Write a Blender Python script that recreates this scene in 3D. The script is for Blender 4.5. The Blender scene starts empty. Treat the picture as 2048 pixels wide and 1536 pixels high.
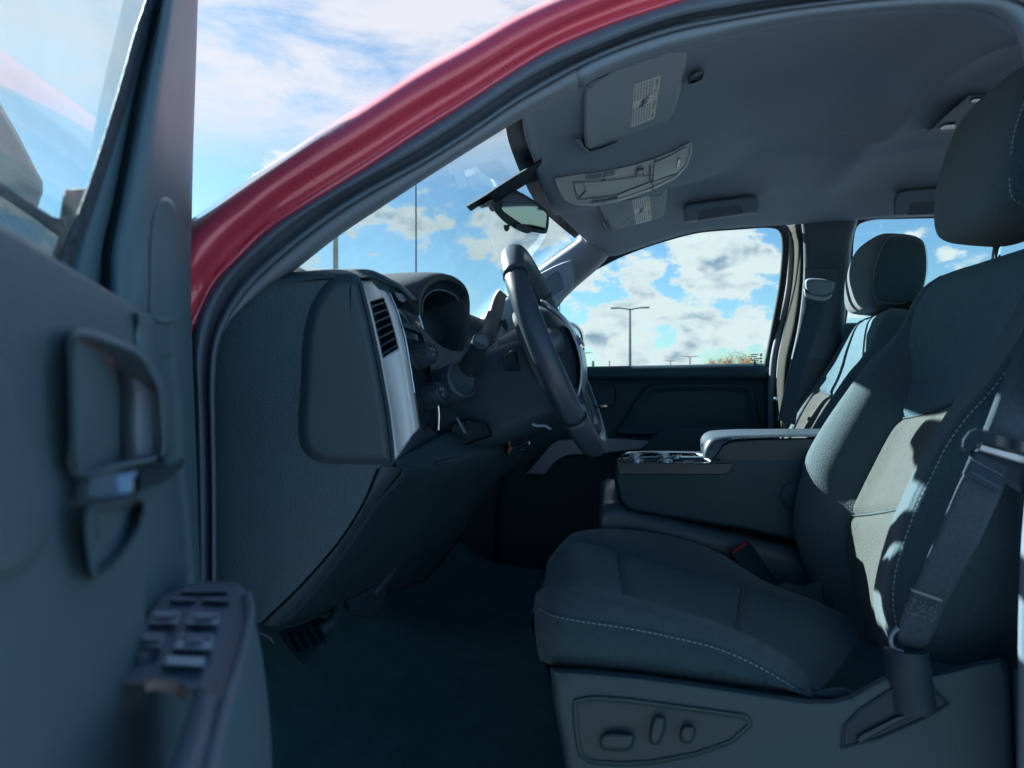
import bpy, bmesh, math, random
from mathutils import Vector, Matrix
random.seed(7)
# ------------------------------------------------------------------ camera, sky, sun, exposure
SC = bpy.context.scene
F = 1420.0; YAW = math.radians(11.0); CYW, SYW = math.cos(YAW), math.sin(YAW); H = 1.25
cam_d = bpy.data.cameras.new('camera'); cam = bpy.data.objects.new('camera', cam_d); SC.collection.objects.link(cam)
cam.location = (0, 0, H); cam.rotation_euler = (math.radians(90), 0, YAW)
cam_d.sensor_width = 36; cam_d.lens = F/2048*36; cam_d.clip_start = 0.02; cam_d.clip_end = 3000
cam_d.dof.use_dof = True; cam_d.dof.focus_distance = 1.6; cam_d.dof.aperture_fstop = 7.0
SC.camera = cam
SUN_TO = Vector((-0.82, 0.54, 0.57)).normalized()
SUN_EL = math.asin(SUN_TO.z); SUN_AZ = math.atan2(SUN_TO.x, SUN_TO.y)
SKY_STRENGTH = 0.05
sun_d = bpy.data.lights.new('sun', 'SUN'); sun_d.energy = 3.3; sun_d.angle = math.radians(0.55); sun_d.color = (1.0, 0.975, 0.92)
sun = bpy.data.objects.new('sun', sun_d); SC.collection.objects.link(sun)
sun.rotation_euler = (-SUN_TO).to_track_quat('-Z', 'Y').to_euler(); sun.location = (-6, 5, 8)
SC.view_settings.view_transform = 'Standard'; SC.view_settings.look = 'None'
SC.view_settings.exposure = 2.55; SC.view_settings.gamma = 1.0; SC.view_settings.use_curve_mapping = False
SC.cycles.use_denoising = True; SC.cycles.use_adaptive_sampling = True; SC.cycles.adaptive_threshold = 0.02
SC.cycles.max_bounces = 8; SC.cycles.diffuse_bounces = 4; SC.cycles.glossy_bounces = 4; SC.cycles.transparent_max_bounces = 12
SC.cycles.sample_clamp_indirect = 6.0
SC.cycles.caustics_reflective = False; SC.cycles.caustics_refractive = False

def ray(u, v):
    a = (u-1024)/F; b = (768-v)/F
    return Vector((a*CYW-SYW, a*SYW+CYW, b))
CAM = Vector((0, 0, H))
def P(u, v, y): r = ray(u, v); return CAM + r*(y/r.y)
def PX(u, v, x): r = ray(u, v); return CAM + r*(x/r.x)
def PZ(u, v, z): r = ray(u, v); return CAM + r*(z/r.z)
def PPL(u, v, o, n): r = ray(u, v); return CAM + r*((o-CAM).dot(n)/r.dot(n))
def plane3(a, b, c):
    n = (b-a).cross(c-a).normalized()
    if n.dot(CAM-a) < 0: n = -n
    return a, n

# ---- world: blue sky with fair-weather cumulus
W = bpy.data.worlds.new('World'); SC.world = W; W.use_nodes = True
W.cycles.sampling_method = 'MANUAL'; W.cycles.sample_map_resolution = 512
nt = W.node_tree; nt.nodes.clear()
def wn(t, **k):
    n = nt.nodes.new(t)
    for a, b in k.items(): setattr(n, a, b)
    return n
def wl(a, b): nt.links.new(a, b)
def wmath(op, a, b=None, c=None, clamp=False):
    n = wn('ShaderNodeMath', operation=op, use_clamp=clamp)
    for i, x in enumerate((a, b, c)):
        if x is None: continue
        if isinstance(x, (int, float)): n.inputs[i].default_value = x
        else: wl(x, n.inputs[i])
    return n.outputs[0]
def wvec(op, a, b):
    n = wn('ShaderNodeVectorMath', operation=op)
    for i, x in enumerate((a, b)):
        if isinstance(x, (tuple, list, Vector)): n.inputs[i].default_value = tuple(x)
        elif x is not None: wl(x, n.inputs[i])
    return n
out = wn('ShaderNodeOutputWorld'); bg = wn('ShaderNodeBackground'); bg.inputs['Strength'].default_value = SKY_STRENGTH
wl(bg.outputs[0], out.inputs[0])
sky = wn('ShaderNodeTexSky', sky_type='NISHITA'); sky.sun_disc = False
sky.sun_elevation = SUN_EL; sky.sun_rotation = SUN_AZ; sky.air_density = 1.0; sky.dust_density = 0.6; sky.ozone_density = 2.0; sky.altitude = 600
tc = wn('ShaderNodeTexCoord'); D = tc.outputs['Generated']
sx = wn('ShaderNodeSeparateXYZ'); wl(D, sx.inputs[0])
def noise(vec, scale, detail, rough, dist=0.0):
    n = wn('ShaderNodeTexNoise'); n.inputs['Scale'].default_value = scale; n.inputs['Detail'].default_value = detail
    n.inputs['Roughness'].default_value = rough; n.inputs['Distortion'].default_value = dist; wl(vec, n.inputs['Vector'])
    return n.outputs['Fac']
def smooth(x, lo, hi, a=0.0, b=1.0):
    n = wn('ShaderNodeMapRange', interpolation_type='SMOOTHSTEP'); wl(x, n.inputs[0])
    for i, q in zip((1, 2, 3, 4), (lo, hi, a, b)): n.inputs[i].default_value = q
    return n.outputs[0]
stretch = wvec('MULTIPLY', D, (1, 1, 1.7)).outputs[0]
# cumulus clumps: direction, horizontal half-width, vertical half-width (in radians-ish), weight
CLUMPS = [((815, 432), .066, .034, .50), ((1045, 470), .085, .045, .55), ((1130, 560), .075, .045, .5), ((560, 312), .05, .022, .5),
          ((1210, 650), .085, .05, .5), ((1400, 545), .10, .05, .55), ((1330, 620), .10, .045, .5), ((1450, 660), .085, .035, .5), ((1535, 530), .022, .03, .4), ((1280, 560), .06, .05, .4),
          ((1250, 715), .12, .02, .4), ((1740, 452), .03, .012, .25), ((1835, 462), .03, .012, .25), ((1700, 625), .03, .015, .3),
          ((450, 236), .02, .01, .3), ((90, 120), .25, .06, .25)]
acc = None
big = noise(stretch, 3.1, 4, .6)
for (cu, cv), hw, vw, wgt in CLUMPS:
    c = ray(cu, cv).normalized()
    side = Vector((c.y, -c.x, 0)).normalized(); up = side.cross(c)
    df = wvec('SUBTRACT', D, tuple(c)).outputs[0]
    a = wvec('DOT_PRODUCT', df, tuple(side/hw)).outputs['Value']; b = wvec('DOT_PRODUCT', df, tuple(up/vw)).outputs['Value']
    f = wvec('DOT_PRODUCT', df, tuple(c/0.4)).outputs['Value']
    q = wmath('ADD', wmath('ADD', wmath('MULTIPLY', a, a), wmath('MULTIPLY', b, b)), wmath('MULTIPLY', f, f))
    g = wmath('MULTIPLY', wmath('EXPONENT', wmath('MULTIPLY', q, -0.9)), wgt)
    acc = g if acc is None else wmath('MAXIMUM', acc, g)
puff = noise(stretch, 17, 7, .62, .25)
puff_a = noise(stretch, 13, 3, .5, .2); puff_s = noise(wvec('ADD', stretch, tuple(Vector((SUN_TO.x, SUN_TO.y, SUN_TO.z*1.7+.6))*.018)).outputs[0], 13, 3, .5, .2)
fine = noise(stretch, 42, 4, .6, .2)
dens = wmath('ADD', wmath('ADD', acc, wmath('MULTIPLY', wmath('SUBTRACT', puff, .5), 1.25)), wmath('MULTIPLY', wmath('SUBTRACT', fine, .5), .35))
dens = wmath('ADD', dens, wmath('MULTIPLY', wmath('SUBTRACT', big, .54), 1.1))
dens = wmath('SUBTRACT', dens, smooth(sx.outputs[2], .22, .36, 0, .22))
cov = smooth(dens, .12, .27)
shade = wmath('MULTIPLY_ADD', wmath('SUBTRACT', puff_s, puff_a), 5.5, .28, clamp=True)
core = wmath('MULTIPLY', smooth(dens, .20, .55), wmath('ADD', shade, smooth(dens, .42, .85, 0, .9)), clamp=True)
# thin high veil, thickest towards the sun
str2 = wvec('MULTIPLY', D, (1.0, 1.0, 3.6)).outputs[0]
ci = noise(str2, 4.2, 8, .66, .25)
vc = ray(720, 60).normalized(); vd = wvec('DOT_PRODUCT', D, tuple(vc)).outputs['Value']
veil = wmath('MULTIPLY', smooth(ci, .26, .56), smooth(vd, .70, .975), clamp=True)
veil = wmath('MULTIPLY', veil, smooth(sx.outputs[2], .25, .36), clamp=True)
wh = wn('ShaderNodeMix', data_type='RGBA'); wl(core, wh.inputs[0])
wh.inputs[6].default_value = (2.95, 3.22, 3.22, 1); wh.inputs[7].default_value = (.98, 1.45, 1.9, 1)
tint = wn('ShaderNodeMix', data_type='RGBA', blend_type='MULTIPLY'); tint.inputs[0].default_value = 1.0
wl(sky.outputs[0], tint.inputs[6]); tint.inputs[7].default_value = (.345, .49, .53, 1)
m0 = wn('ShaderNodeMix', data_type='RGBA'); wl(wmath('MULTIPLY', veil, .93), m0.inputs[0]); wl(tint.outputs[2], m0.inputs[6]); m0.inputs[7].default_value = (3.0, 3.03, 3.28, 1)
m1 = wn('ShaderNodeMix', data_type='RGBA'); wl(wmath('MULTIPLY', cov, smooth(sx.outputs[2], -.02, .02)), m1.inputs[0]); wl(m0.outputs[2], m1.inputs[6]); wl(wh.outputs[2], m1.inputs[7])
wl(m1.outputs[2], bg.inputs['Color'])

# ------------------------------------------------------------------ materials
MATS = {}
def mat(name, col, rough=.5, metal=0.0, grain=None, spec=.5, coat=0.0, var=None, sheen=0.0):
    m = bpy.data.materials.new(name); m.use_nodes = True; t = m.node_tree; b = t.nodes['Principled BSDF']
    b.inputs['Base Color'].default_value = (*col, 1); b.inputs['Roughness'].default_value = rough; b.inputs['Metallic'].default_value = metal
    b.inputs['Specular IOR Level'].default_value = spec; b.inputs['Coat Weight'].default_value = coat; b.inputs['Coat Roughness'].default_value = .06
    b.inputs['Sheen Weight'].default_value = sheen
    tcn = t.nodes.new('ShaderNodeTexCoord')
    if var:   # (scale, amount) soft colour and gloss unevenness from wear and dust
        n = t.nodes.new('ShaderNodeTexNoise'); n.inputs['Scale'].default_value = var[0]; n.inputs['Detail'].default_value = 6; n.inputs['Roughness'].default_value = .65
        t.links.new(tcn.outputs['Object'], n.inputs['Vector'])
        mr = t.nodes.new('ShaderNodeMapRange'); mr.inputs[1].default_value = .25; mr.inputs[2].default_value = .75
        mr.inputs[3].default_value = 1-var[1]; mr.inputs[4].default_value = 1+var[1]; t.links.new(n.outputs['Fac'], mr.inputs[0])
        mx = t.nodes.new('ShaderNodeVectorMath'); mx.operation = 'SCALE'; mx.inputs[0].default_value = col; t.links.new(mr.outputs[0], mx.inputs['Scale'])
        t.links.new(mx.outputs[0], b.inputs['Base Color'])
        mr2 = t.nodes.new('ShaderNodeMapRange'); mr2.inputs[1].default_value = .25; mr2.inputs[2].default_value = .75
        mr2.inputs[3].default_value = max(.02, rough-.09); mr2.inputs[4].default_value = min(1, rough+.09); t.links.new(n.outputs['Fac'], mr2.inputs[0]); t.links.new(mr2.outputs[0], b.inputs['Roughness'])
    if grain:  # (kind, scale, strength, distance)
        kind, sc, st, dist = grain
        bp = t.nodes.new('ShaderNodeBump'); bp.inputs['Strength'].default_value = st; bp.inputs['Distance'].default_value = dist
        if kind == 'leather':
            v = t.nodes.new('ShaderNodeTexVoronoi'); v.inputs['Scale'].default_value = sc; v.feature = 'DISTANCE_TO_EDGE'; v.inputs['Randomness'].default_value = 1
            t.links.new(tcn.outputs['Object'], v.inputs['Vector']); h = v.outputs['Distance']
        elif kind == 'noise':
            v = t.nodes.new('ShaderNodeTexNoise'); v.inputs['Scale'].default_value = sc; v.inputs['Detail'].default_value = 3
            t.links.new(tcn.outputs['Object'], v.inputs['Vector']); h = v.outputs['Fac']
        elif kind == 'weave':
            br = t.nodes.new('ShaderNodeTexBrick'); br.inputs['Scale'].default_value = sc
            br.inputs['Brick Width'].default_value = .55; br.inputs['Row Height'].default_value = .28; br.inputs['Mortar Size'].default_value = .05; br.inputs['Mortar Smooth'].default_value = 1.0
            br.inputs['Color1'].default_value = (1, 1, 1, 1); br.inputs['Color2'].default_value = (.55, .55, .55, 1); br.inputs['Mortar'].default_value = (0, 0, 0, 1)
            t.links.new(tcn.outputs['UV'], br.inputs['Vector']); h = br.outputs['Color']
            mix = t.nodes.new('ShaderNodeMix'); mix.data_type = 'RGBA'; mix.inputs[6].default_value = tuple(c*.58 for c in col)+(1,); mix.inputs[7].default_value = tuple(c*1.2 for c in col)+(1,)
            t.links.new(br.outputs['Color'], mix.inputs[0]); t.links.new(mix.outputs[2], b.inputs['Base Color'])
        t.links.new(h, bp.inputs['Height']); t.links.new(bp.outputs[0], b.inputs['Normal'])
    MATS[name] = m
    return m
def glass(name, tintc, refl=.06, dirt=0.0, dirt_col=(.7, .8, .82), dscale=20):
    m = bpy.data.materials.new(name); m.use_nodes = True; t = m.node_tree; t.nodes.clear()
    o = t.nodes.new('ShaderNodeOutputMaterial'); tr = t.nodes.new('ShaderNodeBsdfTransparent'); tr.inputs[0].default_value = (*tintc, 1)
    gl = t.nodes.new('ShaderNodeBsdfGlossy'); gl.inputs['Roughness'].default_value = .02
    fr = t.nodes.new('ShaderNodeLayerWeight'); fr.inputs['Blend'].default_value = .12
    mm = t.nodes.new('ShaderNodeMath'); mm.operation = 'MULTIPLY_ADD'; mm.inputs[1].default_value = .3; mm.inputs[2].default_value = refl; mm.use_clamp = True
    t.links.new(fr.outputs['Fresnel'], mm.inputs[0])
    mx = t.nodes.new('ShaderNodeMixShader'); t.links.new(mm.outputs[0], mx.inputs[0]); t.links.new(tr.outputs[0], mx.inputs[1]); t.links.new(gl.outputs[0], mx.inputs[2])
    last = mx
    if dirt:
        df = t.nodes.new('ShaderNodeBsdfDiffuse'); df.inputs[0].default_value = (*dirt_col, 1)
        tl = t.nodes.new('ShaderNodeBsdfTranslucent'); tl.inputs[0].default_value = (*dirt_col, 1)
        ad = t.nodes.new('ShaderNodeMixShader'); ad.inputs[0].default_value = .6; t.links.new(df.outputs[0], ad.inputs[1]); t.links.new(tl.outputs[0], ad.inputs[2])
        tcn = t.nodes.new('ShaderNodeTexCoord'); n = t.nodes.new('ShaderNodeTexNoise'); n.inputs['Scale'].default_value = dscale; n.inputs['Detail'].default_value = 8; n.inputs['Roughness'].default_value = .7; n.inputs['Distortion'].default_value = 1.2
        t.links.new(tcn.outputs['Object'], n.inputs['Vector'])
        mr = t.nodes.new('ShaderNodeMapRange'); mr.inputs[1].default_value = .38; mr.inputs[2].default_value = .85; mr.inputs[3].default_value = dirt*.35; mr.inputs[4].default_value = dirt*2.2; t.links.new(n.outputs['Fac'], mr.inputs[0])
        v = t.nodes.new('ShaderNodeTexVoronoi'); v.inputs['Scale'].default_value = dscale*2.2; t.links.new(tcn.outputs['Object'], v.inputs['Vector'])
        sp = t.nodes.new('ShaderNodeMapRange'); sp.inputs[1].default_value = .16; sp.inputs[2].default_value = .05; sp.inputs[3].default_value = 0; sp.inputs[4].default_value = dirt*1.6; t.links.new(v.outputs['Distance'], sp.inputs[0])
        sm = t.nodes.new('ShaderNodeMath'); sm.operation = 'ADD'; sm.use_clamp = True; t.links.new(mr.outputs[0], sm.inputs[0]); t.links.new(sp.outputs[0], sm.inputs[1])
        m2 = t.nodes.new('ShaderNodeMixShader'); t.links.new(sm.outputs[0], m2.inputs[0]); t.links.new(mx.outputs[0], m2.inputs[1]); t.links.new(ad.outputs[0], m2.inputs[2]); last = m2
    t.links.new(last.outputs[0], o.inputs[0]); MATS[name] = m
    return m
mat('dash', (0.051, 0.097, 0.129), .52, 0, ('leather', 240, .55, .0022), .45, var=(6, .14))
mat('dash_smooth', (0.038, 0.073, 0.097), .48, 0, ('noise', 900, .12, .0006), .45, var=(9, .10))
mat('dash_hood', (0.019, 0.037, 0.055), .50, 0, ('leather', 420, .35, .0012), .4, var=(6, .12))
mat('dash_deep', (0.020, 0.048, 0.066), .55, 0, ('noise', 900, .12, .0006), .35, var=(9, .10))
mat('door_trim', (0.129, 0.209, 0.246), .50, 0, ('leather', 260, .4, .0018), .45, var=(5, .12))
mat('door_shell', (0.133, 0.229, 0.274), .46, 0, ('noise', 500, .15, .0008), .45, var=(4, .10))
mat('pillar_grey', (0.226, 0.270, 0.331), .62, 0, ('noise', 700, .18, .0008), .3, var=(7, .08))
mat('pillar_pale', (0.050, 0.054, 0.050), .8, 0, ('noise', 700, .18, .0008), .02, var=(7, .08))
mat('headliner', (0.253, 0.329, 0.416), .95, 0, ('noise', 1300, .35, .0008), .1, var=(3, .06), sheen=.1)
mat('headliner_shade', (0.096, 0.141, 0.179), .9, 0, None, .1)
mat('visor', (0.377, 0.456, 0.516), .9, 0, ('noise', 1300, .3, .0008), .1, var=(5, .06))
mat('console_grey', (0.442, 0.516, 0.540), .5, 0, ('noise', 900, .2, .0006), .4, var=(9, .08))
mat('handle_grey', (0.130, 0.196, 0.257), .6, 0, ('noise', 900, .2, .0006), .4)
mat('rubber', (0.133, 0.175, 0.229), .55, 0, ('noise', 700, .2, .0008), .4, var=(10, .12))
mat('rubber_dark', (0.017, 0.028, 0.039), .55, 0, None, .4)
mat('red_paint', (0.740, 0.070, 0.125), .30, .10, None, .5, 1.0, var=(4, .10))
mat('satin_silver', (0.786, 0.809, 0.832), .45, .12, ('noise', 160, .04, .0006), .5, var=(14, .12))
mat('trim_silver', (0.200, 0.252, 0.323), .40, .35, None, .5, var=(20, .08))
mat('silver_glare', (0.350, 0.440, 0.530), .30, .5, None, .5)  # silver of the cup fingers; also the painted sky glare on the hub
mat('matte_black', (0.018, 0.037, 0.054), .85, 0, None, .12)
mat('switch_sheen', (0.706, 0.751, 0.814), .34, .1, None, .5)  # pale tone paints the sky light caught by the switch faces
mat('pillar_light', (0.279, 0.343, 0.407), .6, 0, ('noise', 700, .18, .0008), .3, var=(7, .08))
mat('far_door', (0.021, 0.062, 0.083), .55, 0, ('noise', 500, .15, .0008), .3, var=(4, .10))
mat('console_body', (0.021, 0.063, 0.084), .5, 0, ('noise', 900, .12, .0006), .35, var=(9, .10))
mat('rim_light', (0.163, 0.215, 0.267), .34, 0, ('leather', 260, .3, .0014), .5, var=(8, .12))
mat('lever_grey', (0.160, 0.165, 0.156), .5, 0, None, .3, var=(20, .1))
mat('chrome', (0.862, 0.871, 0.898), .07, 1.0, None)
mat('gloss_black', (0.013, 0.022, 0.031), .12, 0, None, .5, .4)
mat('black_plastic', (0.023, 0.046, 0.064), .45, 0, ('noise', 800, .15, .0006), .4)
mat('screen', (0.022, 0.045, 0.058), .06, 0, None, .8, 1.0)
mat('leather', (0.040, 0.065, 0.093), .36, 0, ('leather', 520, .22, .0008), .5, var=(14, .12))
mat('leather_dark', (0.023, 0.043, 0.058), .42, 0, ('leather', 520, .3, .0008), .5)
mat('thread', (0.327, 0.390, 0.444), .7)
mat('thread_dark', (0.124, 0.160, 0.196), .7)
mat('fabric', (0.073, 0.118, 0.141), .92, 0, ('noise', 520, 1.0, .0024), .15, var=(260, .20), sheen=.25)
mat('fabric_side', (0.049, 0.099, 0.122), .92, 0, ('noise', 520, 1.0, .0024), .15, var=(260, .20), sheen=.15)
mat('fabric_weave', (0.070, 0.086, 0.082), .92, 0, ('weave', 62, .8, .0022), .15, sheen=.25)
mat('fabric_weave_dark', (0.074, 0.151, 0.197), .92, 0, ('weave', 62, .7, .0020), .15, sheen=.15)
mat('seat_plastic', (0.042, 0.087, 0.105), .55, 0, ('leather', 260, .5, .0014), .4, var=(6, .1))
mat('seat_control', (0.037, 0.070, 0.079), .5, 0, ('noise', 900, .15, .0006), .4)
mat('carpet', (0.085, 0.206, 0.237), 1.0, 0, ('noise', 500, .9, .004), .05, var=(20, .2))
mat('belt_web', (0.067, 0.103, 0.136), .85, 0, ('weave', 190, .5, .001), .2)
mat('belt_dark', (0.041, 0.074, 0.110), .85, 0, ('weave', 190, .5, .001), .2)
mat('red_button', (0.395, 0.044, 0.062), .4)
mat('paper', (0.862, 0.898, 0.880), .7, 0, None, .3, var=(40, .06))
mat('paper_yellow', (0.793, 0.775, 0.613), .7)
mat('ink', (0.102, 0.120, 0.138), .7)
mat('ink_grey', (0.405, 0.459, 0.477), .7)
mat('mirror', (0.803, 0.839, 0.857), .02, 1.0)
mat('mirror_dim', (0.264, 0.300, 0.327), .03, 1.0)
mat('lens', (0.499, 0.499, 0.463), .25, 0, None, .6)
mat('pole_metal', (0.102, 0.129, 0.138), .5, .4)
mat('pole_wood', (0.200, 0.218, 0.173), .8, 0, ('noise', 30, .5, .01), .2, var=(3, .2))
mat('concrete', (0.253, 0.280, 0.302), .95, 0, ('noise', 60, .6, .01), .2, var=(.5, .2))
mat('wall_panel', (0.402, 0.438, 0.420), .8, var=(.4, .1))
mat('roof_sheet', (0.242, 0.269, 0.260), .7, var=(.4, .1))
mat('bark', (0.098, 0.075, 0.052), .9)
mat('leaf_autumn', (0.345, 0.201, 0.084), .8, var=(1.2, .3))
mat('speckled', (0.049, 0.085, 0.112), .6, 0, ('noise', 160, .9, .006), .4, var=(120, .75))
glass('windshield_glass', (.82, .95, .98), .035, .022, (.62, .80, .90), dscale=7)
glass('side_glass', (.86, .95, .97), .03)
glass('door_glass', (.66, .86, .90), .02, .06, dscale=9)
# ------------------------------------------------------------------ builders
COL = SC.collection; WPOS = {}
def link(name, me, m, parent=None):
    """one mesh object; its vertices are given in world space and re-centred on its own origin"""
    n = len(me.vertices); lo = [1e9]*3; hi = [-1e9]*3
    for v in me.vertices:
        for k in range(3): lo[k] = min(lo[k], v.co[k]); hi[k] = max(hi[k], v.co[k])
    c = Vector([(a+b)/2 for a, b in zip(lo, hi)]) if n else Vector()
    me.transform(Matrix.Translation(-c))
    o = bpy.data.objects.new(name, me); COL.objects.link(o)
    if m is not None: me.materials.append(MATS[m] if isinstance(m, str) else m)
    WPOS[o.name] = c
    if parent is not None: o.parent = parent; o.location = c - WPOS[parent.name]
    else: o.location = c
    return o
def thing(name, label, cat, loc, group=None):
    o = bpy.data.objects.new(name, None); COL.objects.link(o); o.empty_display_size = .1; o.location = loc; WPOS[o.name] = Vector(loc)
    return tag(o, label, cat, group)
def tag(o, label=None, cat=None, group=None, kind=None):
    for k, v in (('label', label), ('category', cat), ('group', group), ('kind', kind)):
        if v: o[k] = v
    return o
def mesh(name, verts, faces, smooth=True, uvs=None):
    me = bpy.data.meshes.new(name); me.from_pydata([tuple(v) for v in verts], [], faces)
    if uvs:
        ul = me.uv_layers.new(name='UVMap')
        for l in me.loops: ul.data[l.index].uv = uvs[l.vertex_index]
    if smooth: me.polygons.foreach_set('use_smooth', [True]*len(me.polygons))
    me.update(); return me
def fixn(me):
    bm = bmesh.new(); bm.from_mesh(me); bmesh.ops.recalc_face_normals(bm, faces=bm.faces); bm.to_mesh(me); bm.free()
def bevel(o, w, seg=3, ang=35):
    b = o.modifiers.new('bevel', 'BEVEL'); b.width = w; b.segments = seg; b.limit_method = 'ANGLE'; b.angle_limit = math.radians(ang); b.harden_normals = True; return o
def solid(o, t, off=-1.0):
    s = o.modifiers.new('solid', 'SOLIDIFY'); s.thickness = t; s.offset = off; return o
def crs(pts, closed=False, sub=10):
    n = len(pts)
    if n < 3 and not closed: return [pts[0].lerp(pts[-1], i/sub) for i in range(sub+1)]
    outp = []; rng = range(n if closed else n-1)
    for i in rng:
        if closed: p0, p1, p2, p3 = pts[(i-1) % n], pts[i], pts[(i+1) % n], pts[(i+2) % n]
        else:
            p1, p2 = pts[i], pts[i+1]; p0 = pts[i-1] if i > 0 else p1*2-p2; p3 = pts[i+2] if i+2 < n else p2*2-p1
        # centripetal spacing keeps unevenly spaced traces from overshooting
        d1 = max((p1-p0).length, 1e-6)**.5; d2 = max((p2-p1).length, 1e-6)**.5; d3 = max((p3-p2).length, 1e-6)**.5
        m1 = ((p1-p0)/d1-(p2-p0)/(d1+d2)+(p2-p1)/d2)*d2; m2 = ((p2-p1)/d2-(p3-p1)/(d2+d3)+(p3-p2)/d3)*d2
        for k in range(sub):
            t = k/sub; t2 = t*t; t3 = t2*t
            outp.append(p1*(2*t3-3*t2+1)+m1*(t3-2*t2+t)+p2*(-2*t3+3*t2)+m2*(t3-t2))
    if not closed: outp.append(pts[-1].copy())
    return outp
def resamp(d, n, closed=False):
    if closed: d = d+[d[0]]
    L = [0.0]
    for a, b in zip(d, d[1:]): L.append(L[-1]+(b-a).length)
    T = L[-1]; r = []; j = 0; N = n if closed else n-1
    for i in range(n):
        s = T*i/N
        while j < len(L)-2 and L[j+1] < s: j += 1
        q = (s-L[j])/max(L[j+1]-L[j], 1e-9); r.append(d[j].lerp(d[j+1], min(max(q, 0), 1)))
    return r
def cr(pts, n, closed=False): return resamp(crs([Vector(p) for p in pts], closed), n, closed)
def lin(pts, n): return resamp([Vector(p) for p in pts], n)
def Y_(pts, y):
    """pixel trace -> 3D points on Y planes; y is a number, a pair (start, end) or a function of u, v"""
    n = len(pts); r = []
    for i, p in enumerate(pts):
        if len(p) == 3: yy = p[2]
        elif callable(y): yy = y(p[0], p[1])
        elif isinstance(y, tuple): yy = y[0]+(y[1]-y[0])*i/(n-1)
        else: yy = y
        r.append(P(p[0], p[1], yy))
    return r
def gridmesh(name, rows, closed=False):
    R, N = len(rows), len(rows[0]); verts = [p for r in rows for p in r]; uvs = []; vv = 0
    for i, r in enumerate(rows):
        if i: vv += (rows[i][N//2]-rows[i-1][N//2]).length
        uu = 0
        for j in range(N):
            if j: uu += (r[j]-r[j-1]).length
            uvs.append((uu, vv))
    faces = []
    for i in range(R-1):
        for j in range(N if closed else N-1):
            k = (j+1) % N; faces.append((i*N+j, i*N+k, (i+1)*N+k, (i+1)*N+j))
    return mesh(name, verts, faces, True, uvs)
def rows_between(rails, n, per, curve=True):
    rr = [cr(r, n) for r in rails]
    if per <= 1: return rr
    cols = []
    for j in range(n):
        c = [r[j] for r in rr]
        cols.append(crs(c, False, per) if curve and len(c) > 2 else [a.lerp(b, k/per) for a, b in zip(c, c[1:]) for k in range(per)]+[c[-1]])
    return [[cols[j][i] for j in range(n)] for i in range(len(cols[0]))]
def sheet(name, rails, m, parent, n=28, per=3, thick=0.0, curve=True, off=-1.0):
    o = link(name, gridmesh(name, rows_between(rails, n, per, curve)), m, parent)
    if thick: solid(o, thick, off)
    return o
def offset2(pts, d):
    """inward offset of a closed 2D outline"""
    n = len(pts); area = sum(pts[i].x*pts[(i+1) % n].y-pts[(i+1) % n].x*pts[i].y for i in range(n)); s = 1 if area > 0 else -1
    r = []
    for i in range(n):
        t = (pts[(i+1) % n]-pts[i-1]); nn = Vector((-t.y, t.x)).normalized()*s; r.append(pts[i]+nn*d)
    return r
def pad(name, outline, place, steps, m, parent, n=56, sharp=False, back=None):
    """embossed panel: rings of a pixel outline, each inset (px) and lifted (m) along place(u, v, lift)"""
    pts = [Vector(p[:2]) for p in outline]
    base = lin(pts+[pts[0]], n+1)[:-1] if sharp else cr(pts, n, True)
    verts = []; faces = []; N = n
    if back is not None: steps = [(steps[0][0], back)]+list(steps)
    for ins, h in steps:
        ring = offset2(base, ins) if ins else list(base)
        if ins > 1.2:   # where the inset folds over itself, collapse onto the nearest sound point
            ok = [min((ring[i]-b).length_squared for b in base) > (ins*.86)**2 for i in range(n)]
            if any(ok):
                for i in range(n):
                    if not ok[i]:
                        k = 1
                        while not ok[(i+k) % n] and not ok[(i-k) % n]: k += 1
                        ring[i] = ring[(i+k) % n].copy() if ok[(i+k) % n] else ring[(i-k) % n].copy()
        verts += [place(p.x, p.y, h) for p in ring]
    for k in range(len(steps)-1):
        for j in range(N):
            q = (j+1) % N; faces.append((k*N+j, k*N+q, (k+1)*N+q, (k+1)*N+j))
    b0 = len(verts)-N; cap = []
    for j in range(N):
        if not cap or (verts[b0+j]-verts[cap[-1]]).length > 1e-5: cap.append(b0+j)
    if len(cap) > 2 and (verts[cap[0]]-verts[cap[-1]]).length < 1e-5: cap.pop()
    if len(cap) > 2: faces.append(tuple(cap))
    me = mesh(name, verts, faces); fixn(me); me.set_sharp_from_angle(angle=math.radians(38)); o = link(name, me, m, parent)
    wnm = o.modifiers.new('wn', 'WEIGHTED_NORMAL'); wnm.weight = 80; wnm.keep_sharp = True
    return o
def ypl(y): return lambda u, v, h: P(u, v, (y(u, v) if callable(y) else y)-h)
def plp(pl): return lambda u, v, h: PPL(u, v, pl[0]+pl[1]*h, pl[1])
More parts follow.
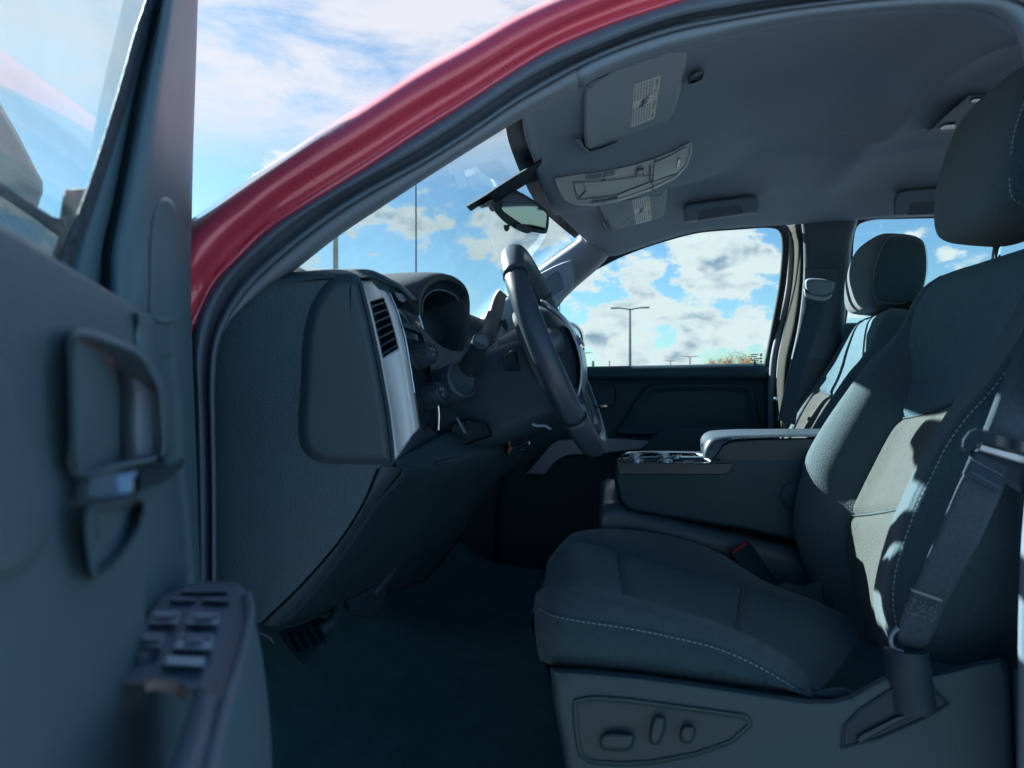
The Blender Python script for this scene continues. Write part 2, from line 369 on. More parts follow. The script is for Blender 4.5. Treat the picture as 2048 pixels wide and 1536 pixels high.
def tube(name, path, rad, m, parent, seg=14, n=None, caps=True, flat=None, closed=False):
    pts = cr(path, n or max(8, len(path)*6), closed); N = len(pts)
    rd = rad if isinstance(rad, (list, tuple)) else [rad]*2
    verts = []; faces = []; prev = None
    for i, p in enumerate(pts):
        a = pts[(i-1) % N] if closed or i > 0 else p; b = pts[(i+1) % N] if closed or i < N-1 else p
        t = (b-a).normalized()
        ref = Vector((0, 0, 1)) if abs(t.z) < .9 else Vector((1, 0, 0))
        if prev is None: x = ref.cross(t).normalized()
        else: x = (prev-t*prev.dot(t)).normalized()
        prev = x; y = t.cross(x)
        f = i/(N-1)*(len(rd)-1); k = min(int(f), len(rd)-2); r = rd[k]+(rd[k+1]-rd[k])*(f-k)
        for s in range(seg):
            an = 2*math.pi*s/seg; verts.append(p+x*math.cos(an)*r+y*math.sin(an)*r*(flat or 1))
    for i in range(N if closed else N-1):
        for s in range(seg):
            q = (s+1) % seg; k = (i+1) % N; faces.append((i*seg+s, i*seg+q, k*seg+q, k*seg+s))
    if caps and not closed: faces.append(tuple(range(seg-1, -1, -1))); faces.append(tuple(range((N-1)*seg, N*seg)))
    me = mesh(name, verts, faces); 
    try: me.set_sharp_from_angle(angle=math.radians(50))
    except Exception: pass
    return link(name, me, m, parent)
def lathe(name, prof, o, axis, m, parent, seg=32):
    ax = axis.normalized(); ref = Vector((0, 0, 1)) if abs(ax.z) < .9 else Vector((1, 0, 0)); x = ref.cross(ax).normalized(); y = ax.cross(x)
    verts = []; faces = []
    for r, h in prof:
        for s in range(seg): an = 2*math.pi*s/seg; verts.append(o+ax*h+(x*math.cos(an)+y*math.sin(an))*r)
    for i in range(len(prof)-1):
        for s in range(seg): q = (s+1) % seg; faces.append((i*seg+s, i*seg+q, (i+1)*seg+q, (i+1)*seg+s))
    if prof[-1][0] > 1e-5: faces.append(tuple(range((len(prof)-1)*seg, len(prof)*seg)))
    if prof[0][0] > 1e-5: faces.append(tuple(range(seg-1, -1, -1)))
    me = mesh(name, verts, faces)
    try: me.set_sharp_from_angle(angle=math.radians(40))
    except Exception: pass
    return link(name, me, m, parent)
def rbox(name, c, size, m, parent, bev=.004, ex=None, ey=None, ez=None, seg=3, shape=None):
    ex = ex or Vector((1, 0, 0)); ey = ey or Vector((0, 1, 0)); ez = ez or Vector((0, 0, 1)); c = Vector(c)
    bm = bmesh.new(); bmesh.ops.create_cube(bm, size=1)
    for v in bm.verts: v.co = Vector((v.co.x*size[0], v.co.y*size[1], v.co.z*size[2]))
    if shape:
        bmesh.ops.subdivide_edges(bm, edges=bm.edges[:], cuts=5, use_grid_fill=True)
        for v in bm.verts: v.co = shape(v.co)
    elif bev: bmesh.ops.bevel(bm, geom=bm.edges[:], offset=min(bev, min(size)*.49), segments=seg, affect='EDGES', profile=.5)
    for v in bm.verts: v.co = c+ex*v.co.x+ey*v.co.y+ez*v.co.z
    me = bpy.data.meshes.new(name); bm.to_mesh(me); bm.free()
    me.polygons.foreach_set('use_smooth', [True]*len(me.polygons))
    if not shape:
        try: me.set_sharp_from_angle(angle=math.radians(32))
        except Exception: pass
    return link(name, me, m, parent)
def bars(name, segs, m, parent, w=.001, t=.0006):
    """many tiny slivers (threads, print) joined into one part; segs: (start, end, normal)"""
    verts = []; faces = []
    for a, b, nrm in segs:
        d = (b-a).normalized(); s = d.cross(nrm).normalized()*w*.5; u = nrm.normalized()*t; k = len(verts)
        verts += [a-s, a+s, b+s, b-s, a-s*.6+u, a+s*.6+u, b+s*.6+u, b-s*.6+u]
        faces += [(k+4, k+5, k+6, k+7), (k, k+1, k+5, k+4), (k+1, k+2, k+6, k+5), (k+2, k+3, k+7, k+6), (k+3, k, k+4, k+7)]
    o = link(name, mesh(name, verts, faces, False), m, parent); o['kind'] = 'stuff'; return o
def stitching(path, nrm, parent, dash=.0042, gap=.0022, w=.0012, m='thread', lift=.0006, name='stitching', zig=0.0):
    d = crs([Vector(p) for p in path]); L = sum((b-a).length for a, b in zip(d, d[1:])); k = max(2, int(L/(dash+gap)))
    pts = resamp(d, k*10+1); seg = []; fr = int(10*dash/(dash+gap)); side = nrm.cross(pts[-1]-pts[0]).normalized()*zig
    for i in range(k): s = side if i % 2 else -side; seg.append((pts[i*10]+nrm*lift+s, pts[i*10+fr]+nrm*lift-s, nrm))
    return bars(name, seg, m, parent, w, .0007)
def lerp2(a, b, t): return [(p[0]+(q[0]-p[0])*t, p[1]+(q[1]-p[1])*t) for p, q in zip(a, b)]
def px(pts, n): return [(p.x, p.y) for p in cr([Vector((p[0], p[1], 0)) for p in pts], n)]
def sstep(x, a, b): t = min(max((x-a)/(b-a), 0), 1); return t*t*(3-2*t)
# ------------------------------------------------------------------ setting: ground, far things
def flat(name, x0, x1, y0, y1, z, m, kind='structure'):
    o = link(name, mesh(name, [(x0, y0, z), (x1, y0, z), (x1, y1, z), (x0, y1, z)], [(0, 1, 2, 3)], False), m); o['kind'] = kind; return o
flat('ground', -1500, 1500, -1500, 1500, 0, 'concrete')
def light_pole(u, vtop, d, label, arms=True, r=.07):
    b = ray(u, 768); base = Vector((b.x*d, b.y*d, 0)); top = H+(768-vtop)/F*d; s = b.cross(Vector((0, 0, 1))).normalized()
    t = thing('light_pole', label, 'light pole', base, 'light poles of the car park')
    tube('mast', [base, base+Vector((0, 0, top*.5)), base+Vector((0, 0, top))], [r*1.35, r*.75], 'pole_metal', t, 10, 8)
    lathe('footing', [(.25, 0), (.25, .6), (.2, .65), (0, .65)], base, Vector((0, 0, 1)), 'wall_panel', t, 14)
    if arms:
        for q in (-1, 1):
            a = tube('arm', [base+Vector((0, 0, top-.12)), base+s*q*.5+Vector((0, 0, top)), base+s*q*1.0+Vector((0, 0, top+.06))], r*.55, 'pole_metal', t, 8, 8)
            rbox('lamp_head', base+s*q*1.25+Vector((0, 0, top+.05)), (.75, .34, .12), 'pole_metal', t, .04, ex=s, ey=s.cross(Vector((0, 0, 1))))
    return t
light_pole(1260, 617, 60, 'tallest twin-armed light pole, in the middle of the far side window', r=.11)
light_pole(1380, 713, 150, 'small distant twin-armed light pole right of the tallest pole', r=.16)
light_pole(1341, 721, 190, 'smallest distant light pole just left of the small twin-armed pole', r=.16)
light_pole(1169, 706, 150, 'distant light pole beside the passenger side mirror', r=.16)
light_pole(1119, 600, 45, 'thin pole rising between the steering wheel and the far pillar', False, .05)
light_pole(1186, 722, 120, 'short thick stump-like post at the window sill near the wheel', False, .28)
light_pole(1219, 722, 160, 'short thin post left of the tallest light pole', False, .15)
def utility_pole():
    d = 30; b = ray(671, 768); base = Vector((b.x*d, b.y*d, 0))
    t = thing('utility_pole', 'weathered utility pole seen low through the windshield', 'pole', base)
    tube('mast', [base, base+Vector((0, 0, 5)), base+Vector((0, 0, 9.2))], [.15, .10], 'pole_wood', t, 12, 8)
    s = b.cross(Vector((0, 0, 1))).normalized(); rbox('crossarm', base+Vector((0, 0, 8.6)), (1.9, .1, .12), 'pole_wood', t, .01, ex=s, ey=s.cross(Vector((0, 0, 1))))
utility_pole()
def far_building():
    d = 62; a = ray(520, 768); c = Vector((a.x*d, a.y*d, 0)); s = a.cross(Vector((0, 0, 1))).normalized(); fwd = Vector((a.x, a.y, 0)).normalized()
    t = thing('building', 'pale building with a sloped roof low behind the windshield corner', 'building', c)
    rbox('wall', c+Vector((0, 0, 4.9)), (10.6, 8, 9.8), 'wall_panel', t, .05, ex=s, ey=fwd)
    for q in (-1, 1):
        e0 = c+s*q*5.8+Vector((0, 0, 9.7)); r0 = c+Vector((0, 0, 12.3))
        link('roof', mesh('roof', [e0-fwd*4.5, r0-fwd*4.5, r0+fwd*4.5, e0+fwd*4.5], [(0, 1, 2, 3)], False), 'roof_sheet', t)
    for k in range(4):
        for z in (3.2, 6.6):
            w = rbox('window', c-fwd*4.0+s*(k*2.4-3.6)+Vector((0, 0, z)), (1.3, .08, 1.5), 'screen', t, .01, ex=s, ey=fwd)
far_building()
def autumn_tree(u, vtop, d, wpx, label):
    b = ray(u, 768); base = Vector((b.x*d, b.y*d, 0)); top = H+(768-vtop)/F*d; w = wpx/F*d/2
    t = thing('tree', label, 'tree', base, 'autumn trees')
    tube('trunk', [base, base+Vector((.1, 0, top*.35)), base+Vector((.2, .1, top*.75))], [.22, .13, .05], 'bark', t, 8, 10)
    for k in range(9):
        an = random.uniform(0, 6.28); z0 = top*random.uniform(.3, .55); tip = base+Vector((math.cos(an)*w*.8, math.sin(an)*w*.8, top*random.uniform(.6, .95)))
        tube('limb', [base+Vector((.15, .05, z0)), (base+Vector((.15, .05, z0))).lerp(tip, .55)+Vector((0, 0, .2)), tip], [.07, .04, .015], 'bark', t, 6, 8)
    verts = []; faces = []
    cl = [(random.uniform(-1, 1), random.uniform(-1, 1), random.uniform(.35, 1)) for _ in range(46)]
    for cx, cy, cz in cl:
        if cx*cx+cy*cy > 1.0: continue
        cc = base+Vector((cx*w, cy*w, top*(.42+.52*cz*(1-.35*(cx*cx+cy*cy)))))
        for _ in range(70):
            p = cc+Vector([random.gauss(0, .36) for _ in range(3)]); a = Vector([random.uniform(-1, 1) for _ in range(3)]).normalized()*.09; bq = a.orthogonal().normalized()*.07; k = len(verts)
            verts += [p-a, p+bq, p+a, p-bq]; faces.append((k, k+1, k+2, k+3))
    o = link('crown', mesh('crown', verts, faces, False), 'leaf_autumn', t); o['kind'] = 'stuff'
autumn_tree(1478, 705, 95, 85, 'orange autumn tree at the right end of the far window sill')
autumn_tree(1440, 716, 120, 50, 'paler smaller autumn tree left of the orange tree')

# ------------------------------------------------------------------ pickup truck shell
C = 1.535   # centre line of the cab
truck = thing('pickup_truck', 'red pickup truck with its driver door open, grey cabin seen from the side', 'pickup truck', (0, C, 0))
NR = 90
r0 = px([(300, 560), (340, 500), (383, 458), (433, 420), (500, 371), (577, 318), (647, 271), (732, 218), (837, 151), (943, 93), (1030, 42), (1100, 9), (1250, -50), (1450, -110), (1700, -150), (2000, -165), (2300, -150)], NR)
rN = px([(330, 790), (360, 715), (381, 664), (391, 645), (410, 598), (430, 564), (469, 525), (527, 467), (598, 420), (661, 381), (732, 337), (837, 267), (943, 200), (1030, 142), (1094, 103), (1219, 50), (1312, 19), (1372, 0), (1600, -50), (1850, -75), (2100, -70), (2300, -45)], NR)
def yb(v): return .74+.13*min(max((660-v)/660, 0), 1)
def prail(a, b, t, dy): return [P(p[0]+(q[0]-p[0])*t, p[1]+(q[1]-p[1])*t, yb(q[1])+dy) for p, q in zip(a, b)]
prof = [(-.06, .16), (-.01, .085), (0, .055), (.035, .022), (.09, .008), (.20, .001), (.32, .0), (.42, .003), (.50, .010), (.58, .014), (.70, .0155), (.82, .018), (.88, .020), (.92, .016), (.96, .016), (1.0, .030), (1.01, .05)]
rows = [prail(r0, rN, t, dy) for t, dy in prof]
door_frame = link('door_frame', gridmesh('door_frame', rows), 'red_paint', truck); tag(door_frame, 'red painted door opening of the windshield pillar and roof rail')
solid(door_frame, .004)
s0 = [(394, 1560), (394, 1250), (392, 1000), (388, 800), (384, 720), (383, 663), (391, 640), (410, 594), (430, 560), (469, 521), (527, 463), (598, 416), (661, 377), (732, 333), (837, 263), (943, 196), (1030, 138), (1094, 99), (1219, 46), (1312, 15), (1372, -4), (1600, -54), (1850, -79), (2100, -74), (2260, -50)]
s1 = [(411, 1560), (411, 1250), (411, 1000), (408, 850), (405, 760), (409, 690), (424, 632), (462, 562), (520, 504), (590, 446), (662, 400), (740, 355), (842, 298), (944, 232), (1030, 174), (1094, 138), (1219, 83), (1344, 38), (1469, 14), (1594, -6), (1850, -32), (2080, -28), (2230, 0)]
s2 = [(420, 1560), (420, 1250), (420, 1000), (417, 850), (415, 760), (420, 690), (436, 640), (475, 572), (534, 514), (602, 460), (671, 410), (750, 364), (842, 315), (944, 251), (1030, 192), (1094, 153), (1219, 94), (1344, 50), (1469, 26), (1594, 7), (1850, -19), (2050, -16), (2180, 25)]
s4 = [(433, 1560), (433, 1250), (433, 1000), (431, 850), (431, 760), (438, 690), (456, 642), (497, 580), (556, 522), (617, 472), (686, 422), (765, 375), (842, 332), (944, 268), (1030, 209), (1094, 172), (1160, 135), (1219, 109), (1344, 66), (1469, 40), (1594, 19), (1850, -6), (1990, -6), (2060, 20), (2105, 90)]
def Ys(pts, dy): return [P(u, v, yb(v)+dy) for u, v in pts]
def mix2(a, b, t):
    A = px(a, 60); B = px(b, 60); return lerp2(A, B, t)
seal = sheet('weatherstrip', [Ys(px(s0, 80), .034), Ys(mix2(s0, s1, .15), .012), Ys(mix2(s0, s1, .6), .006), Ys(mix2(s0, s1, .92), .014), Ys(px(s1, 80), .030), Ys(px(s2, 80), .046)], 'rubber', truck, 96, 4)
seal2 = sheet('weatherstrip_lip', [Ys(px(s2, 80), .047), Ys(mix2(s2, s4, .35), .028), Ys(mix2(s2, s4, .75), .030), Ys(px(s4, 80), .055)], 'rubber', truck, 96, 4)
t1 = [(440, 640), (480, 612), (530, 576), (579, 542), (671, 470), (773, 402), (842, 357), (944, 292), (1023, 243), (1044, 231), (1156, 172), (1219, 139), (1312, 105), (1406, 81), (1469, 62), (1594, 37), (1734, 20), (1832, 14), (1930, 12), (1985, 20), (2020, 43), (2043, 78), (2058, 150), (2063, 300)]
t0 = [(446, 664), (497, 580), (556, 522), (617, 472), (686, 422), (765, 375), (842, 332), (944, 268), (1030, 209), (1094, 172), (1152, 138), (1219, 109), (1344, 66), (1469, 40), (1594, 19), (1734, 4), (1850, -6), (1950, -8), (2020, 0), (2065, 30), (2090, 78), (2100, 150), (2104, 300)]
ia = 10; ja = 9    # last points belonging to the windshield pillar
def trim_piece(name, m, A, B, label=None):
    A = px(A, 50); B = px(B, 50)
    rr = []
    for t, dy in ((-.25, .075), (0, .056), (.06, .046), (.35, .040), (.7, .052), (.93, .078), (1.0, .100), (1.03, .13)): rr.append([P(p[0]+(q[0]-p[0])*t, p[1]+(q[1]-p[1])*t, yb(p[1])+dy) for p, q in zip(A, B)])
    o = sheet(name, rr, m, truck, 60, 2); solid(o, .003)
    return o
trim_piece('pillar_trim', 'pillar_grey', t0[:ia+1], t1[:ia+1])
trim_piece('roof_side_trim', 'headliner', [(1152.6, 138)]+t0[ia+1:], [(1156.6, 171.8)]+t1[ia+1:])
# rear edge of the opening: B pillar on the driver's side with its trim and seal
bp = [[P(u, v, y) for (u, v) in pts] for pts, y in (([(2100, 250), (2085, 700), (2056, 1000), (2042, 1300), (2036, 1620)], .90), ([(2112, 250), (2095, 700), (2064, 1000), (2050, 1300), (2044, 1620)], .80), ([(2150, 250), (2130, 700), (2110, 1000), (2095, 1300), (2088, 1620)], .78), ([(2290, 250), (2270, 700), (2250, 1000), (2240, 1300), (2230, 1620)], .78))]
sheet('rear_pillar_trim', bp, 'pillar_grey', truck, 24, 3, .004)
tube('rear_weatherstrip', [P(2120, 90, .86), P(2110, 400, .80), P(2098, 800, .76), P(2068, 1100, .74), P(2060, 1600, .73)], .010, 'rubber', truck, 10, 30)

# headliner: edge traces on both sides joined by arched rows
Dp = [P(u, v, yb(v)+.105) for u, v in t1[9:22]]+[Vector((.52, .975, H+.455)), Vector((.8, .97, H+.46)), Vector((1.25, 1.0, H+.45)), Vector((1.5, 1.1, H+.40))]
Ep = Y_([(1166, 470, 2.06), (1186, 490, 2.10), (1217, 509, 2.13), (1276, 494, 2.13), (1334, 475, 2.13), (1393, 460, 2.12), (1481, 452, 2.12), (1548, 448, 2.12), (1620, 443, 2.12), (1700, 437, 2.12)], 0)+[Vector((.85, 2.12, H+.462)), Vector((1.25, 2.08, H+.45)), Vector((1.5, 1.98, H+.40))]
hd = Y_([(1044, 231, .98), (1048, 268, 1.10), (1064, 313, 1.28), (1081, 357, 1.46), (1101, 405, 1.68), (1132, 439, 1.90), (1166, 470, 2.06)], 0)
NX, NY = 70, 60
ocp = plane3(P(1107, 354, 1.40), P(1384, 282, 1.40), P(1190, 412, 1.68))
DV = plane3(P(1166, 170, .985), P(1172, 302, 1.345), P(1378, 90, .99))
def pz(pl, x, y): return pl[0].z-((x-pl[0].x)*pl[1].x+(y-pl[0].y)*pl[1].y)/pl[1].z
def soft_limit(q):
    """the lining sags to meet the overhead console and lies just above the folded visor"""
    z = q.z
    for pl, x0, x1, ya, yb_, gap in ((ocp, -.20, .10, 1.42, 1.66, .004), (DV, -.09, .04, 1.0, 1.32, .016)):
        d = math.hypot(max(x0-q.x, 0, q.x-x1), max(ya-q.y, 0, q.y-yb_)); lim = pz(pl, q.x, q.y)+gap+.10*d+1.6*d*d
        h = max(0, .02-abs(z-lim))/.02; z = min(z, lim)-h*h*.005
    return z
Dr = cr(Dp, 160); Er = cr(Ep, 160); hr = cr(hd, NY)
def at_x(L, x):
    for a, b in zip(L, L[1:]):
        if a.x <= x <= b.x: return a.lerp(b, (x-a.x)/max(b.x-a.x, 1e-6))
    return L[0] if x < L[0].x else L[-1]
rows = [hr]
for i in range(1, NX):
    r = i/(NX-1); row = []
    rr = r**1.35
    a0 = Dr[0].x; b0 = Er[0].x
    pa = at_x(Dr, a0+(1.5-a0)*rr); pb = at_x(Er, b0+(1.5-b0)*rr)
    dec = math.exp(-r*9.0); arch = .062*(1-math.exp(-r*14))*(1-max(0, (r-.75)/.25)**2*.9)
    for j in range(NY):
        s = j/(NY-1); q = pa.lerp(pb, s); base = Dr[0].lerp(Er[0], s); dv = hr[j]-base
        q = q+Vector((dv.x*dec, 0, dv.z*dec))
        e = 1-abs(2*s-1)**3.2; q.z += arch*e
        # moulded steps: a lower centre plank and shallow side troughs behind the visors
        yy = q.y-C; env = sstep(q.x, .02, .25)*(1-sstep(q.x, 1.05, 1.35))
        q.z -= .020*env*(sstep(yy, -.30, -.20)-sstep(yy, -.02, .02))
        q.z -= .010*env*(sstep(yy, .10, .16)-sstep(yy, .30, .44))
        q.z = soft_limit(q)
        row.append(q)
    rows.append(row)
headliner = link('headliner', gridmesh('headliner', rows), 'headliner', truck); solid(headliner, .006, 1.0)
# roof skin above
rt = [[p+Vector((0, 0, .06+.03*(1-abs(2*j/(NY-1)-1)**2))) for j, p in enumerate(r)] for r in rows[::3]]
roof = link('roof', gridmesh('roof', rt), 'red_paint', truck)
# windshield: glass spanning pillar to pillar, from the roof header down behind the dash
wl_ = cr([P(u, v, yb(v)+.085) for u, v in ((1040, 150), (950, 205), (840, 268), (730, 330), (600, 415), (500, 490), (420, 575), (350, 650), (280, 730))], 30)
wr_ = cr([P(u, v, 2.125+.05*k/6) for k, (u, v) in enumerate(((1166, 470), (1120, 505), (1073, 543), (1000, 606), (940, 660), (880, 712), (820, 765)))], 30)
def ws_pt(s, f, o=0.0):
    k = f*29; k0 = min(max(int(k), 0), 28); a = wl_[k0].lerp(wl_[k0+1], k-k0); b = wr_[k0].lerp(wr_[k0+1], k-k0); j = s*(NY-1); j0 = min(int(j), NY-2); h = hr[j0].lerp(hr[j0+1], j-j0)
    q = a.lerp(b, s); st = Vector((-.11*(1-(2*s-1)**2), 0, .03*(1-(2*s-1)**2))); e = math.exp(-f*5); base = wl_[0].lerp(wr_[0], s)
    return q+st*(1-e)+(h+Vector((-.004, 0, .02))-base)*e+Vector((.006, 0, -.006))*o
ws = [[ws_pt(j/(NY-1), k/24) for j in range(NY)] for k in range(25)]
windshield = link('windshield', gridmesh('windshield', ws), 'windshield_glass', truck)
fr = [[ws_pt(k/39, f, 1) for f in (-.01, .02, .045)] for k in range(40)]
link('frit_band', gridmesh('frit_band', fr), 'rubber_dark', windshield)
# far A pillar
pa_in = [(900, 690), (960, 640), (1000, 606), (1073, 543), (1115, 512), (1157, 481), (1166, 470)]
pa_lo = [(960, 760), (1020, 690), (1060, 650), (1111, 609), (1150, 572), (1195, 533), (1217, 509)]
A = px(pa_in, 30); B = px(pa_lo, 30)
pr = []
for t, ya, yb2 in ((-.03, 2.17, 2.19), (0, 2.10, 2.12), (.08, 2.085, 2.10), (.45, 2.075, 2.09), (.85, 2.10, 2.11), (1.0, 2.14, 2.13), (1.02, 2.22, 2.2)):
    pr.append([P(p[0]+(q[0]-p[0])*t, p[1]+(q[1]-p[1])*t, ya+(yb2-ya)*(1-k/29)*0+(.04*(1-k/29))) for k, (p, q) in enumerate(zip(A, B))])
far_pillar = sheet('pillar_trim', pr, 'pillar_grey', truck, 30, 3, .003)
tube('windshield_seal', [P(u, v-2, 2.115+.04*(1-k/6)) for k, (u, v) in enumerate(pa_in)], .006, 'rubber_dark', truck, 8, 40)
tw = ypl(2.085)
pad('speaker_panel', [(1040, 577), (1075, 549), (1110, 531), (1146, 517), (1148, 530), (1149, 556), (1146, 574), (1138, 585), (1111, 607), (1075, 635)], tw, [(0, -.03), (0, .006), (1.5, .014), (4, .016)], 'pillar_light', far_pillar, 60, True)
pad('recess', [(1060, 579), (1084, 561), (1112, 542), (1119, 543), (1123, 555), (1128, 572), (1126, 578), (1102, 595), (1070, 620)], tw, [(0, .0155), (1.2, .0185), (2.6, .0178), (3.6, .0165)], 'handle_grey', far_pillar, 60, True)
pad('cover', [(1130, 540), (1144, 531), (1145, 554), (1131, 562)], tw, [(0, .0155), (.8, .0172), (1.6, .0174)], 'pillar_light', far_pillar, 40, True)

# far side: front door opening, B pillar, rear window
win = [(1172, 738), (1040, 700), (1113, 607), (1156, 557), (1226, 515), (1276, 494), (1334, 475), (1393, 460), (1481, 452), (1540, 449), (1560, 454), (1569, 470), (1566, 557), (1548, 660), (1534, 729)]
pdoor = tube('front_door', [P(u, v, 2.17+.16*sstep(v, 450, 735)) for u, v in win[1:]], .011, 'rubber_dark', truck, 8, 90); tag(pdoor, 'closed passenger front door with its window glass')
yw = lambda u, v: 2.20+.16*sstep(v, 440, 740)
pad('window_glass', [(1100, 742), (1030, 705), (1107, 602), (1226, 508), (1334, 468), (1481, 445), (1560, 446), (1576, 470), (1552, 660), (1536, 742)], lambda u, v, h: P(u, v, yw(u, v)), [(0, 0), (4, 0)], 'side_glass', pdoor, 60, True)
# printed safety mark etched at the window's rear corner
seg = []
for (u0, v0, L) in ((1501, 709, 16), (1502, 713, 12), (1501, 717, 3), (1508, 717, 12), (1501, 721, 10), (1513, 721, 4), (1520, 708, 5), (1520, 710, 5), (1520, 712, 4), (1520, 716, 5), (1520, 718, 4), (1520, 722, 5), (1520, 724, 4)):
    a = P(u0, v0, yw(u0, v0)-.004); b = P(u0+L, v0, yw(u0, v0)-.004); seg.append((a, b, Vector((0, -1, 0))))
bars('etched_mark', seg, 'ink', pdoor, .0028, .0004)
def ydr(u, v): return 2.335+.012*sstep(v, 740, 770)
dp = [Y_([(1010, 741, 2.36), (1172, 737, 2.36), (1350, 733, 2.36), (1500, 730, 2.36), (1548, 730, 2.36)], 0), Y_([(1010, 740, 2.335), (1172, 736, 2.335), (1350, 733, 2.335), (1500, 730, 2.335), (1549, 731, 2.335)], 0), Y_([(1010, 748, 2.318), (1172, 745, 2.318), (1350, 742, 2.318), (1500, 740, 2.318), (1550, 741, 2.318)], 0),
      Y_([(1010, 756, 2.318), (1172, 754, 2.318), (1350, 753, 2.318), (1500, 753, 2.318), (1549, 755, 2.318)], 0), Y_([(1010, 764, 2.338), (1172, 762, 2.338), (1350, 762, 2.338), (1500, 762, 2.338), (1549, 763, 2.338)], 0), Y_([(1000, 900, 2.345), (1172, 900, 2.345), (1350, 900, 2.345), (1500, 900, 2.345), (1546, 900, 2.345)], 0), Y_([(980, 1250, 2.345), (1172, 1250, 2.345), (1350, 1250, 2.345), (1500, 1250, 2.345), (1546, 1250, 2.345)], 0)]
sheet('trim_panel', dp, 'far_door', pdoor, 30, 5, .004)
pd = ypl(2.338)
pad('handle_recess', [(1150, 762), (1222, 763), (1235, 775), (1236, 800), (1230, 815), (1150, 818)], pd, [(0, .004), (2, .005), (4, .003), (7, -.012), (12, -.018)], 'black_plastic', pdoor, 50, True)
pad('latch_handle', [(1186, 810), (1212, 808), (1217, 811), (1215, 815), (1190, 815)], pd, [(0, .006), (1, .018), (2, .020)], 'chrome', pdoor, 40)
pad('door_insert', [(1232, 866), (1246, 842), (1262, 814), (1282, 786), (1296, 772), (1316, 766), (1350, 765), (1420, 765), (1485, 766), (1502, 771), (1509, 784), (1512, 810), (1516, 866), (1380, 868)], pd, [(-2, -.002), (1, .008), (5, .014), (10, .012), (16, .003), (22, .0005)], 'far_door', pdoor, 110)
pad('trim_strip', [(1050, 948), (1078, 917), (1100, 890), (1118, 880), (1210, 876), (1303, 882), (1284, 899), (1210, 907), (1135, 911), (1112, 922), (1090, 950)], ypl(2.27), [(0, -.06), (0, .004), (2, .008)], 'trim_silver', pdoor, 70, True)
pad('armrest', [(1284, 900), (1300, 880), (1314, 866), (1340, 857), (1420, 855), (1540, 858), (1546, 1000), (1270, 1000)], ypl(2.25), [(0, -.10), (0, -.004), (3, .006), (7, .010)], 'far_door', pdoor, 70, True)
lk = P(1509, 735, 2.33)
lathe('lock_knob', [(.0065, -.01), (.0065, .0), (.0035, .004), (.0035, .018), (.0045, .024), (.003, .028), (0, .029)], lk+Vector((0, 0, -.008)), Vector((0, 0, 1)), 'black_plastic', pdoor, 14)
lathe('lock_ferrule', [(.012, 0), (.011, .003), (.007, .004), (0, .004)], lk+Vector((-.012, 0, -.010)), Vector((0, 0, 1)), 'chrome', pdoor, 14)
# far B pillar: pale door-jamb flange, inner trim, belt guide
fl = [Y_([(1573, 450), (1586, 480), (1585, 560), (1570, 650), (1556, 725), (1550, 860)], 2.31), Y_([(1577, 450), (1589, 478), (1588, 560), (1573, 650), (1558, 725), (1553, 860)], 2.24), Y_([(1590, 450), (1601, 482), (1601, 560), (1590, 650), (1574, 722), (1566, 860)], 2.14), Y_([(1600, 440), (1611, 482), (1611, 560), (1600, 650), (1586, 722), (1576, 860)], 2.17)]
far_b = sheet('jamb_flange', fl, 'pillar_pale', truck, 24, 3, .003)
tube('jamb_weatherstrip', Y_([(1560, 450), (1577, 468), (1579, 560), (1562, 650), (1547, 725), (1543, 900)], 2.30), .011, 'rubber', truck, 10, 40)
tube('door_weatherstrip', Y_([(1552, 448), (1568, 462), (1570, 560), (1554, 650), (1540, 728), (1538, 900)], 2.33), .010, 'rubber_dark', truck, 10, 40)
pl = [Y_([(1603, 436), (1608, 482), (1608, 560), (1598, 650), (1583, 722)], 2.15), Y_([(1603, 436), (1608, 482), (1608, 560), (1598, 650), (1583, 722)], 2.122), Y_([(1650, 436), (1655, 482), (1655, 560), (1650, 650), (1640, 722)], 2.12), Y_([(1712, 436), (1697, 482), (1692, 560), (1684, 650), (1680, 722)], 2.125), Y_([(1716, 436), (1703, 482), (1698, 560), (1688, 650), (1684, 722)], 2.15), Y_([(1720, 436), (1706, 482), (1700, 560), (1690, 650), (1686, 722)], 2.26)]
far_bt = sheet('pillar_trim', pl, 'dash_smooth', truck, 24, 3)
pad('slide_plate', [(1609, 535), (1676, 535), (1678, 600), (1664, 665), (1604, 660), (1608, 600)], ypl(2.12), [(0, -.002), (1, .003), (3, .004)], 'dash_smooth', far_bt, 50, True)
link('lower_trim', gridmesh('lower_trim', [Y_([(1580, 718), (1640, 718), (1690, 718)], 2.115), Y_([(1560, 900), (1640, 900), (1690, 900)], 2.10), Y_([(1560, 1100), (1640, 1100), (1690, 1100)], 2.10)]), 'black_plastic', far_bt)
# rear side: sill below the rear window, quarter panel, rear wall, floor, firewall
def quad(name, pts, m, parent, th=.01):
    o = link(name, mesh(name, pts, [(0, 1, 2, 3)], False), m, parent); solid(o, th, 0); return o
rdoor = quad('rear_door', [P(1684, 646, 2.25), P(2150, 640, 2.25), P(2150, 1400, 2.3), P(1684, 1400, 2.3)], 'door_shell', truck); tag(rdoor, 'closed passenger-side rear door below its window')
pad('window_glass', [(1690, 650), (1703, 470), (1722, 430), (1800, 425), (2150, 422), (2150, 645)], ypl(2.24), [(0, 0), (6, 0)], 'side_glass', rdoor, 50, True)
tube('window_seal', Y_([(1688, 645), (1700, 560), (1704, 475), (1713, 448), (1740, 437), (1800, 434), (2150, 429)], 2.19), .006, 'rubber_dark', rdoor, 8, 50)
quad('rear_wall', [(1.5, .8, .5), (1.5, 2.3, .5), (1.5, 2.3, 1.35), (1.5, .8, 1.35)], 'dash_smooth', truck)
